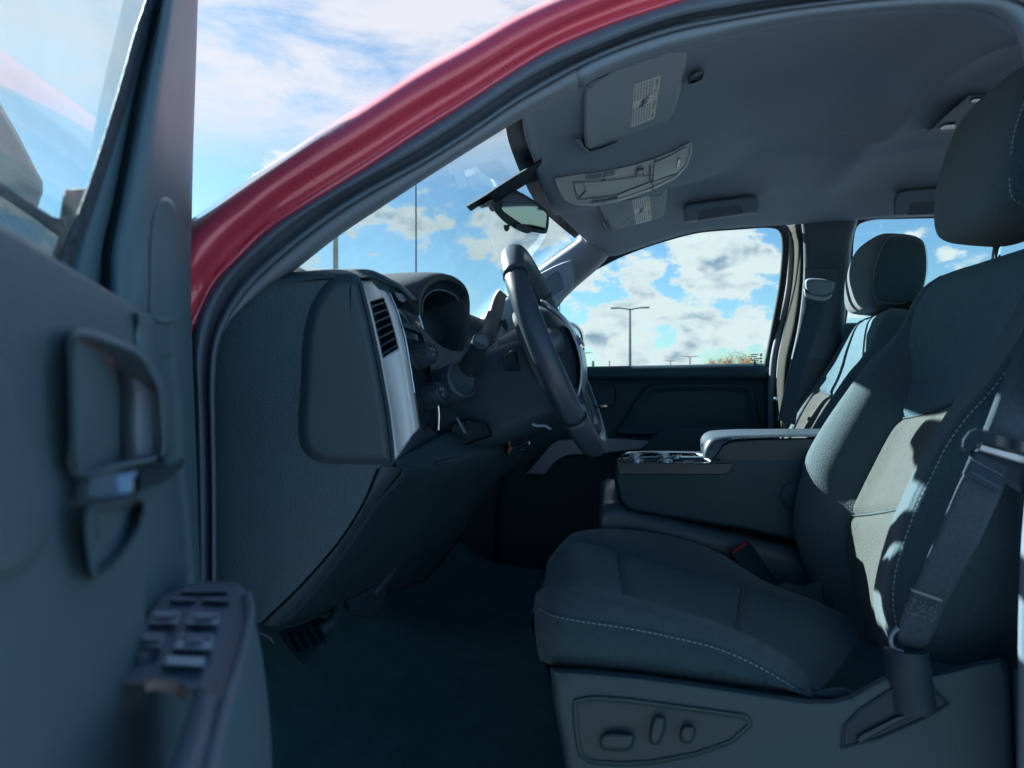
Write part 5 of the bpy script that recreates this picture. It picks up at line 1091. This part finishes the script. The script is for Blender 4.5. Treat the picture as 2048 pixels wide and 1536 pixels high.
for dy in (-.06, .06):
    tube('headrest_post', [hc+Vector((.005, dy, -.09)), hc+Vector((-.005, dy, -.17))], .006, 'chrome', dseat, 12, 6)
    lathe('post_sleeve', [(.012, 0), (.011, .012), (.008, .014), (.0065, .014)], hc+Vector((-.004, dy, -.150)), Vector((0, 0, 1)), 'black_plastic', dseat, 16)
pseat = thing('passenger_seat', 'grey cloth passenger seat on the far side, sunlit down its front', 'seat', (.27, 1.915, H-.60))
def TP(p): return Vector((p.x+.052, 2*C-p.y, p.z-.012))
build_seat(TP, pseat, -1)
hc2 = Vector((.572, 1.915, H+.268)); hs2 = (.132, .262, .190)
headrest(pseat, hc2, hs2, math.radians(6))
for dy in (-.06, .06):
    tube('headrest_post', [hc2+Vector((0, dy, -.07)), hc2+Vector((-.008, dy, -.16))], .006, 'black_plastic', pseat, 12, 6)
# driver seat base: plastic shield, power controls, belt well painted dark
yt = lambda u, v: .885
shield = pad('side_shield', [(1100, 1336), (1180, 1340), (1284, 1350), (1389, 1364), (1494, 1380), (1616, 1399), (1665, 1398), (1700, 1390), (1740, 1366), (1790, 1340), (1850, 1348), (1900, 1338), (1960, 1322), (2005, 1316), (2025, 1340), (2035, 1640), (1150, 1660), (1135, 1560), (1122, 1480), (1108, 1410)], ypl(yt), [(0, -.05), (0, .0), (3, .010), (9, .017), (22, .020)], 'seat_plastic', dseat, 160, True)
tag(shield, 'grained plastic shield under the seat with power controls')
yc = lambda u, v: yt(u, v)-.020
cp = pad('control_plate', [(1155, 1406), (1190, 1401), (1250, 1405), (1319, 1414), (1400, 1425), (1488, 1437), (1496, 1446), (1460, 1478), (1389, 1503), (1302, 1519), (1240, 1522), (1182, 1518), (1166, 1506), (1158, 1460)], ypl(yc), [(-12, .0), (-7, .0035), (-3, .0035), (0, .0012), (3, .0006), (8, .0006)], 'seat_control', shield, 110, True)
pad('control_button', [(1198, 1478), (1208, 1465), (1240, 1463), (1268, 1468), (1271, 1480), (1262, 1500), (1225, 1503), (1203, 1498)], ypl(yc), [(-2, -.001), (2, .002), (6, .012), (10, .0135)], 'seat_control', shield, 50)
pad('control_button', [(1298, 1480), (1304, 1440), (1312, 1431), (1330, 1434), (1333, 1444), (1322, 1484), (1314, 1490), (1302, 1488)], ypl(yc), [(-2, -.001), (1.5, .002), (4.5, .012), (7.5, .0135)], 'seat_control', shield, 50)
pad('control_button', [(1359, 1468), (1366, 1451), (1385, 1450), (1392, 1458), (1386, 1482), (1376, 1488), (1362, 1484)], ypl(yc), [(-2, -.001), (1.5, .002), (4.5, .012), (7.5, .0135)], 'seat_control', shield, 50)
well = pad('belt_well_shade', [(1682, 1500), (1684, 1455), (1716, 1419), (1779, 1378), (1858, 1364), (1904, 1408), (1850, 1440), (1760, 1480)], ypl(lambda u, v: yt(u, v)-.021), [(0, -.003), (2, .002), (5, .0025), (8, .0008)], 'dash_deep', shield, 80, True)  # flush plate; its dark colour stands for the shade inside the well
pad('well_tray', [(1712, 1478), (1720, 1468), (1790, 1432), (1828, 1424), (1830, 1430), (1780, 1455), (1718, 1490)], ypl(lambda u, v: yt(u, v)-.0215), [(0, -.001), (2, .004), (4, .006)], 'seat_control', shield, 40, True)
pad('cushion_hinge', [(1622, 1390), (1650, 1377), (1690, 1376), (1712, 1388), (1690, 1397), (1660, 1398)], ypl(.90), [(0, -.02), (0, .002), (4, .008)], 'fabric_side', dseat, 40)
pad('inner_hinge', [(1552, 1172), (1570, 1162), (1608, 1172), (1642, 1156), (1650, 1210), (1600, 1205), (1570, 1196)], ypl(1.36), [(0, -.02), (0, .0), (3, .004)], 'seat_plastic', dseat, 40, True)
# ------------------------------------------------------------------ centre seat with fold-down console
con = thing('center_console', 'dark fold-down centre console with cup holders and padded armrest lid', 'console', (.1, C, H-.45))
y0 = 1.425
def cx(u, v, dy=0): return P(u, v, y0+dy)
side = [(1229, 960), (1230, 930), (1236, 915), (1300, 912), (1466, 912), (1600, 915), (1720, 915), (1720, 1110), (1590, 1082), (1500, 1062), (1400, 1045), (1300, 1030), (1258, 1022), (1240, 1005)]
body = pad('console_body', side, ypl(y0), [(0, -.235), (0, -.012), (3, -.003), (8, .0)], 'console_body', con, 120, True)
zt = -.150
def tz(u, v, h=0): return PZ(u, v, zt+h)
topo = [(1237, 921), (1246, 909), (1262, 905), (1340, 904), (1410, 905), (1440, 918), (1446, 925), (1400, 927), (1300, 927), (1250, 927)]
tray = pad('console_tray', topo, lambda u, v, h: tz(u, v, h), [(-1, -.03), (-1, .000), (.8, .004), (2.0, .004), (3.2, .0005)], 'gloss_black', con, 90, True)
tube('tray_edge', [tz(u, v, .003) for u, v in [(1240, 917), (1246, 909), (1262, 905), (1340, 904), (1405, 905)]], .0018, 'chrome', con, 8, 40)
pad('accent_strip', [(1234, 922), (1300, 926), (1466, 926), (1464, 940), (1452, 950), (1300, 950), (1236, 950)], ypl(y0), [(0, .0005), (1.5, .0045), (3, .005)], 'leather', con, 70, True)
for q in ([(1283, 912), (1292, 908), (1310, 907), (1316, 912), (1312, 920), (1298, 923), (1284, 920)], [(1362, 909), (1384, 908), (1392, 913), (1390, 921), (1370, 922)]):
    pad('cup_holder', q, lambda u, v, h: tz(u, v, h), [(0, .001), (.8, .0025), (1.6, .0), (2.2, -.05)], 'rubber_dark', con, 40)
for u0, v0, u1, v1 in ((1262, 911, 1282, 910), (1258, 916, 1280, 915), (1260, 922, 1284, 922), (1316, 910, 1336, 909), (1316, 915, 1338, 914), (1318, 922, 1342, 922), (1344, 914, 1358, 914)):
    tube('cup_finger', [tz(u0, v0, .003), tz((u0+u1)/2, (v0+v1)/2, .008), tz(u1, v1, .003)], [.003, .005, .004], 'silver_glare', con, 10, 8)
pad('coin_slot', [(1388, 905), (1406, 907), (1424, 922), (1420, 925), (1400, 913)], lambda u, v, h: tz(u, v, h), [(0, .001), (.6, .005), (1.5, .006)], 'console_grey', con, 36, True)
# padded armrest lid
za = -.098
lid = [P(1412, 924, y0-.002), P(1403, 905, y0), P(1401, 890, y0), P(1408, 876, y0), P(1430, 870, y0), P(1500, 866, y0), P(1620, 862, y0+.0), P(1760, 862, y0)]
def rowy(L, dy, dz=0, dx=0): return [p+Vector((dx, dy, dz)) for p in L]
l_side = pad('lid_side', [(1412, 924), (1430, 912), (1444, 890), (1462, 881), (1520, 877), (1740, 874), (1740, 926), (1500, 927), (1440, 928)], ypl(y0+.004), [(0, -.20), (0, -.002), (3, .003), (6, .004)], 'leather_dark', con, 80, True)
bnd = [[P(1412, 925, y0-.002), P(1430, 912, y0-.002), P(1446, 889, y0-.002), P(1464, 879.5, y0-.002), P(1520, 875.5, y0-.002), P(1740, 872, y0-.002)],
       [P(1407, 922, y0), P(1412, 898, y0+.004), P(1424, 880, y0+.006), P(1450, 873, y0+.006), P(1520, 870, y0+.006), P(1740, 867, y0+.006)],
       [P(1406, 915, y0+.03), P(1406, 888, y0+.035), P(1418, 874, y0+.035), P(1450, 868, y0+.035), P(1520, 866, y0+.035), P(1740, 864, y0+.035)],
       [P(1404, 905, y0+.09), P(1404, 880, y0+.095), P(1416, 868, y0+.095), P(1450, 863.5, y0+.095), P(1520, 862, y0+.095), P(1740, 861, y0+.095)],
       [P(1402, 898, y0+.17), P(1402, 876, y0+.18), P(1414, 864, y0+.18), P(1450, 859.5, y0+.18), P(1520, 858, y0+.18), P(1740, 857, y0+.18)],
       [P(1406, 898, y0+.21), P(1406, 880, y0+.215), P(1418, 868, y0+.215), P(1450, 863, y0+.215), P(1520, 861, y0+.215), P(1740, 860, y0+.215)]]
sheet('armrest_lid', bnd, 'leather', con, 50, 4)
stitching([p+Vector((0, -.001, .002)) for p in bnd[0][3:]], Vector((0, -.8, .6)), con, .0045, .0024, .0013)
pad('lid_latch', [(1402, 888), (1408, 884), (1412, 892), (1412, 906), (1405, 908)], ypl(y0+.04), [(0, -.01), (0, .002), (1, .005)], 'gloss_black', con, 30, True)
lathe('hinge_cap', [(.030, -.02), (.030, .001), (.027, .004), (.02, .005), (0, .005)], P(1592, 992, y0), Vector((0, -1, 0)), 'console_body', con, 36)
# middle seat cushion beneath the console
ct = [[P(1205, 1075, 1.43), P(1196, 1040, 1.43), P(1202, 1018, 1.43), P(1230, 1012, 1.44), P(1330, 1040, 1.44), P(1560, 1095, 1.44), P(1680, 1120, 1.44)],
      [P(1200, 1045, 1.46), P(1198, 1015, 1.46), P(1208, 1002, 1.46), P(1236, 1000, 1.47), P(1330, 1026, 1.47), P(1560, 1082, 1.47), P(1680, 1105, 1.47)],
      [P(1198, 1010, 1.56), P(1200, 980, 1.56), P(1212, 965, 1.56), P(1240, 962, 1.56), P(1330, 990, 1.56), P(1560, 1050, 1.56), P(1680, 1070, 1.56)],
      [P(1200, 985, 1.64), P(1202, 968, 1.64), P(1214, 958, 1.64), P(1240, 960, 1.64), P(1330, 980, 1.64), P(1560, 1030, 1.64), P(1680, 1050, 1.64)]]
sheet('middle_cushion', [[p+Vector((.02, 0, -.13)) for p in ct[0]]]+ct, 'leather', con, 40, 4)
# ------------------------------------------------------------------ seat belts
def strip3(name, A, B, m, parent, th=.0016, n=40, bulge=0.0):
    a = cr(A, n); b = cr(B, n); rows = []
    for k in range(7):
        t = k/6; rows.append([p.lerp(q, t) for p, q in zip(a, b)])
    o = link(name, gridmesh(name, rows), m, parent); solid(o, th, 0); return o
db = thing('seat_belt', 'grey driver seat belt hanging along the near side of the seat', 'seat belt', P(1815, 1400, .86))
strip3('webbing', Y_([(2150, 420, .80), (2085, 570, .82), (2046, 660, .84), (2004, 760, .855), (1962, 868, .86), (1935, 925, .86)], 0), Y_([(2290, 430, .79), (2220, 600, .80), (2180, 690, .82), (2130, 790, .835), (2075, 905, .84), (2040, 985, .845)], 0), 'belt_web', db)
strip3('webbing', Y_([(1944, 925, .858), (1926, 950, .855), (1880, 1055, .857), (1832, 1165, .862), (1806, 1225, .868), (1796, 1252, .872), (1796, 1278, .874), (1806, 1292, .876)], 0), Y_([(2012, 962, .846), (2004, 985, .846), (1960, 1080, .848), (1906, 1180, .855), (1884, 1222, .862), (1872, 1256, .866), (1858, 1282, .870), (1838, 1300, .876)], 0), 'belt_web', db)
strip3('webbing_fold', Y_([(1944, 900, .853), (1934, 925, .850), (1924, 948, .849)], 0), Y_([(2020, 936, .842), (2010, 960, .840), (2000, 986, .839)], 0), 'belt_dark', db, .003)
lp = plane3(P(1925, 900, .855), P(2060, 960, .835), P(1950, 860, .858))
def lpp(u, v, h): return PPL(u, v, lp[0]+lp[1]*h, lp[1])
pad('latch_plate', [(1921, 895), (1924, 878), (1938, 860), (1952, 855), (2000, 866), (2080, 888), (2085, 918), (2040, 908), (1990, 894), (1962, 884), (1956, 896), (1940, 907), (1928, 906)], lpp, [(0, -.004), (0, .006), (2, .011), (5, .013)], 'gloss_black', db, 90, True)
pad('latch_bar', [(1962, 886), (1990, 894), (2085, 918), (2085, 934), (2040, 926), (1990, 911), (1954, 900)], lpp, [(0, -.002), (1.5, .006), (4, .008)], 'satin_silver', db, 60, True)
seg = []
for v0, off in ((918, 0), (944, 0)):
    for k in range(16):
        f = k/16; u = 1945+f*60; v = v0+f*32; seg.append((P(u, v, .8455-.008*f), P(u+2.5, v+4, .8455-.008*f), Vector((0, -1, 0))))
bars('stitching', seg, 'thread_dark', db, .0009, .0006)
seg = []
for k in range(12):
    f = k/12; u = 1822+f*62; v = 1176+f*22; y = .8575-.005*f; seg.append((P(u, v, y), P(u+3, v+7, y), Vector((0, -1, 0)))); seg.append((P(u+3, v+7, y), P(u+6, v+3, y), Vector((0, -1, 0))))
bars('stitching', seg, 'thread', db, .0011, .0006)
seg = []
for _ in range(90):
    a = random.random(); b = random.random(); u = 1812+a*62-b*6; v = 1188+a*20+b*34; seg.append((P(u, v, .858), P(u+random.uniform(-3, 3), v+random.uniform(1, 5), .858), Vector((0, -1, 0))))
bars('stitching', seg, 'thread_dark', db, .0010, .0006)
sv = [P(1826, 1415, .872), P(1820, 1370, .872), P(1814, 1330, .872), P(1812, 1300, .874)]
tube('anchor_sleeve', sv, [.024, .0235, .024, .0225], 'dash_deep', db, 24, 14)
tube('sleeve_ring', [sv[0]+Vector((.023*math.cos(a), .015*math.sin(a), .012)) for a in [k*math.pi/6 for k in range(12)]], .0012, 'handle_grey', db, 6, 36, closed=True)
tube('anchor_hook', Y_([(1796, 1256, .868), (1784, 1268, .866), (1782, 1286, .866), (1792, 1300, .868), (1806, 1304, .868)], 0), .0026, 'trim_silver', db, 8, 20)
# buckle on the inboard side
bk = thing('belt_buckle', 'black belt buckle with red release button beside the driver cushion', 'belt buckle', P(1545, 1185, 1.40))
bo = plane3(P(1462, 1106, 1.37), P(1495, 1083, 1.43), P(1545, 1180, 1.40))
bx_ = pad('buckle_body', [(1462, 1107), (1466, 1102), (1494, 1083), (1500, 1085), (1520, 1112), (1546, 1150), (1540, 1160), (1520, 1174), (1512, 1172), (1490, 1145)], plp(bo), [(0, -.022), (0, .0), (2, .003), (4, .004)], 'black_plastic', bk, 60, True)
pad('release_button', [(1462, 1103), (1492, 1082), (1498, 1087), (1468, 1108)], plp(bo), [(0, .0), (.8, .006), (1.6, .007)], 'red_button', bk, 36, True)
tube('stalk', [P(1528, 1160, 1.40), P(1548, 1185, 1.40), P(1565, 1215, 1.38)], .008, 'belt_dark', bk, 10, 10)
# passenger belt
pb = thing('seat_belt', 'black passenger seat belt running down the far pillar', 'seat belt', P(1590, 860, 2.08))
gd = pad('belt_guide', [(1610, 562), (1616, 557), (1660, 560), (1669, 564), (1667, 580), (1655, 592), (1620, 590), (1612, 580)], ypl(2.10), [(0, -.02), (0, .012), (3, .022), (6, .024)], 'handle_grey', pb, 50)
pad('guide_rim', [(1608, 576), (1616, 586), (1640, 592), (1658, 590), (1664, 584), (1664, 592), (1652, 602), (1626, 600), (1610, 592)], ypl(2.09), [(0, -.01), (0, .010), (2, .014)], 'pillar_grey', pb, 50)
strip3('webbing', Y_([(1616, 588, 2.085), (1602, 650, 2.075), (1584, 720, 2.065), (1566, 790, 2.055), (1556, 840, 2.05)], 0), Y_([(1654, 592, 2.085), (1638, 650, 2.075), (1622, 700, 2.065), (1610, 745, 2.055), (1590, 850, 2.05)], 0), 'belt_dark', pb)
lathe('belt_stop', [(.006, 0), (.006, .004), (0, .005)], P(1551, 797, 2.09), Vector((0, -1, 0)), 'chrome', pb, 14)
# ------------------------------------------------------------------ rear-view mirror
rv = thing('rear_view_mirror', 'black rear-view mirror on the windshield mount, reflecting the rear window', 'mirror', P(1040, 420, 1.50))
yo, vv0, kx = 920, 340, 10.24
def zz(*pts): return [(920+a/10.24, 340+b/10.24) for a, b in pts]
rp = (P(1045, 420, 1.50), Vector((.86, -.47, -.16)).normalized())
hs_ = pad('mirror_housing', zz((670, 720), (690, 560), (715, 400), (760, 345), (880, 310), (960, 325), (1230, 450), (1500, 610), (1800, 840), (1822, 900), (1800, 1220), (1760, 1300), (1690, 1305), (1470, 1275), (1390, 1305), (1230, 1255), (1100, 1190), (900, 1060), (720, 870), (680, 800)), plp(rp), [(3, -.035), (0, -.022), (0, -.004), (1, .0), (2, .0)], 'black_plastic', rv, 110)
pad('mirror_glass', zz((850, 800), (870, 560), (905, 385), (1000, 400), (1230, 500), (1500, 660), (1700, 820), (1775, 890), (1780, 970), (1745, 1240), (1690, 1240), (1480, 1200), (1300, 1130), (1100, 1000), (900, 860)), plp(rp), [(0, .0005), (.5, .002)], 'mirror_dim', rv, 90, True)
pad('button_strip', zz((1130, 1120), (1200, 1090), (1440, 1180), (1460, 1270), (1390, 1300), (1230, 1250)), plp(rp), [(0, .0), (.8, .008), (1.6, .009)], 'black_plastic', rv, 36)
lathe('dimming_tab', [(.007, 0), (.006, .008), (.003, .012), (0, .012)], PPL(1013, 451, rp[0]-rp[1]*.012, rp[1]), Vector((0, 0, -1)), 'black_plastic', rv, 16)
mp = plane3(P(1068, 330, 1.36), P(940, 412, 1.36), P(1085, 372, 1.62))
pad('wiring_cover', zz((1680, -250), (1250, 20), (1000, 170), (750, 330), (500, 500), (110, 735), (220, 850), (390, 740), (430, 775), (560, 740), (660, 735), (900, 600), (1150, 420), (1380, 280), (1640, 215), (1760, 220)), plp(mp), [(0, -.004), (0, .0), (1.5, .008), (3, .010)], 'matte_black', rv, 110, True)
pad('mount_foot', zz((400, 720), (560, 610), (660, 560), (780, 700), (660, 740), (440, 780)), plp(mp), [(0, 0), (1, .016), (3, .020)], 'rubber_dark', rv, 40, True)
tube('mount_arm', [PPL(985, 412, mp[0], mp[1]), PPL(1005, 410, rp[0]-rp[1]*.05, rp[1]), PPL(1040, 415, rp[0]-rp[1]*.02, rp[1])], [.012, .010, .012], 'black_plastic', rv, 12, 12)
# ------------------------------------------------------------------ sun visors
def visor(label, outl, pl, hinge, sticker, cols, yellow, icon, rows_txt):
    t = thing('sun_visor', label, 'sun visor', pl[0], 'sun visors folded up against the headliner')
    q = plp(pl)
    b = pad('visor_body', outl, q, [(2, -.020), (0, -.010), (0, -.004), (2, .002), (6, .005), (12, .006)], 'visor', t, 90, True)
    st = pad('warning_label', sticker, q, [(0, .0062), (.4, .0068)], 'paper', t, 40, True)
    tl, tr_, br, bl = [Vector(p) for p in sticker]
    def sq(a, b_, h=.0072): p = tl.lerp(tr_, a).lerp(bl.lerp(br, a), b_); return q(p.x, p.y, h)
    seg = []
    for a in rows_txt:
        for (s, e) in ((.04, .40), (.58, .96)):
            x = s
            while x < e-.02:
                w_ = random.uniform(.03, .09); seg.append((sq(a, x), sq(a, min(x+w_, e)), pl[1])); x += w_+.018
    bars('print_lines', seg, 'ink_grey', st, .0024, .0002)
    # pictogram strokes and the coloured warning column
    bars('pictogram', [(sq(.34, .50), sq(.62, .38), pl[1]), (sq(.30, .56), sq(.66, .44), pl[1]), (sq(.28, .60), sq(.60, .52), pl[1]), (sq(.44, .42), sq(.42, .60), pl[1])], 'ink', st, .0035, .0003)
    pts = [sq(.80, .02, .0070), sq(.98, .02, .0070), sq(.98, .97, .0070), sq(.80, .97, .0070)]
    link('warning_column', mesh('warning_column', pts, [(0, 1, 2, 3)], False), 'paper_yellow', st)
    seg = [(sq(.89, x, .0074), sq(.89, x+w_, .0074), pl[1]) for x, w_ in ((.06, .16), (.30, .06), (.56, .2), (.84, .1))]
    bars('warning_print', seg, 'ink_grey', st, .0035, .0002)
    for h_ in hinge: pad('visor_clip', h_, q, [(0, -.012), (0, .004), (1.5, .010), (3, .011)], 'handle_grey', t, 40, True)
    return t
visor('driver sun visor, the larger and nearer one, with a white warning sticker',
      [(1166, 168), (1200, 152), (1260, 128), (1330, 103), (1379, 88), (1377, 110), (1362, 180), (1346, 238), (1336, 248), (1300, 260), (1240, 280), (1180, 304), (1170, 302), (1167, 290)],
      plane3(P(1166, 170, .985), P(1172, 302, 1.345), P(1378, 90, .99)),
      [[(1151, 278), (1157, 275), (1168, 290), (1172, 303), (1200, 296), (1235, 282), (1236, 286), (1205, 302), (1176, 308), (1162, 296)], [(1174, 168), (1180, 163), (1218, 146), (1216, 152), (1192, 168), (1180, 180)]],
      [(1267, 170), (1322, 150), (1309, 237), (1262, 255)], None, None, None, (.08, .19, .30, .41, .52, .63, .73))
visor('passenger sun visor, the smaller one behind the overhead console, with a white sticker',
      [(1186, 396), (1204, 424), (1222, 466), (1228, 469), (1240, 467), (1246, 471), (1270, 465), (1302, 456), (1322, 446), (1330, 436), (1333, 400), (1334, 376), (1260, 388)],
      plane3(P(1228, 469, 2.05), P(1197, 414, 1.71), P(1330, 438, 2.05)),
      [[(1204, 440), (1210, 446), (1222, 466), (1212, 462)]],
      [(1264, 399), (1299, 391), (1303, 441), (1272, 449)], None, None, None, (.1, .22, .34, .46, .58, .70))
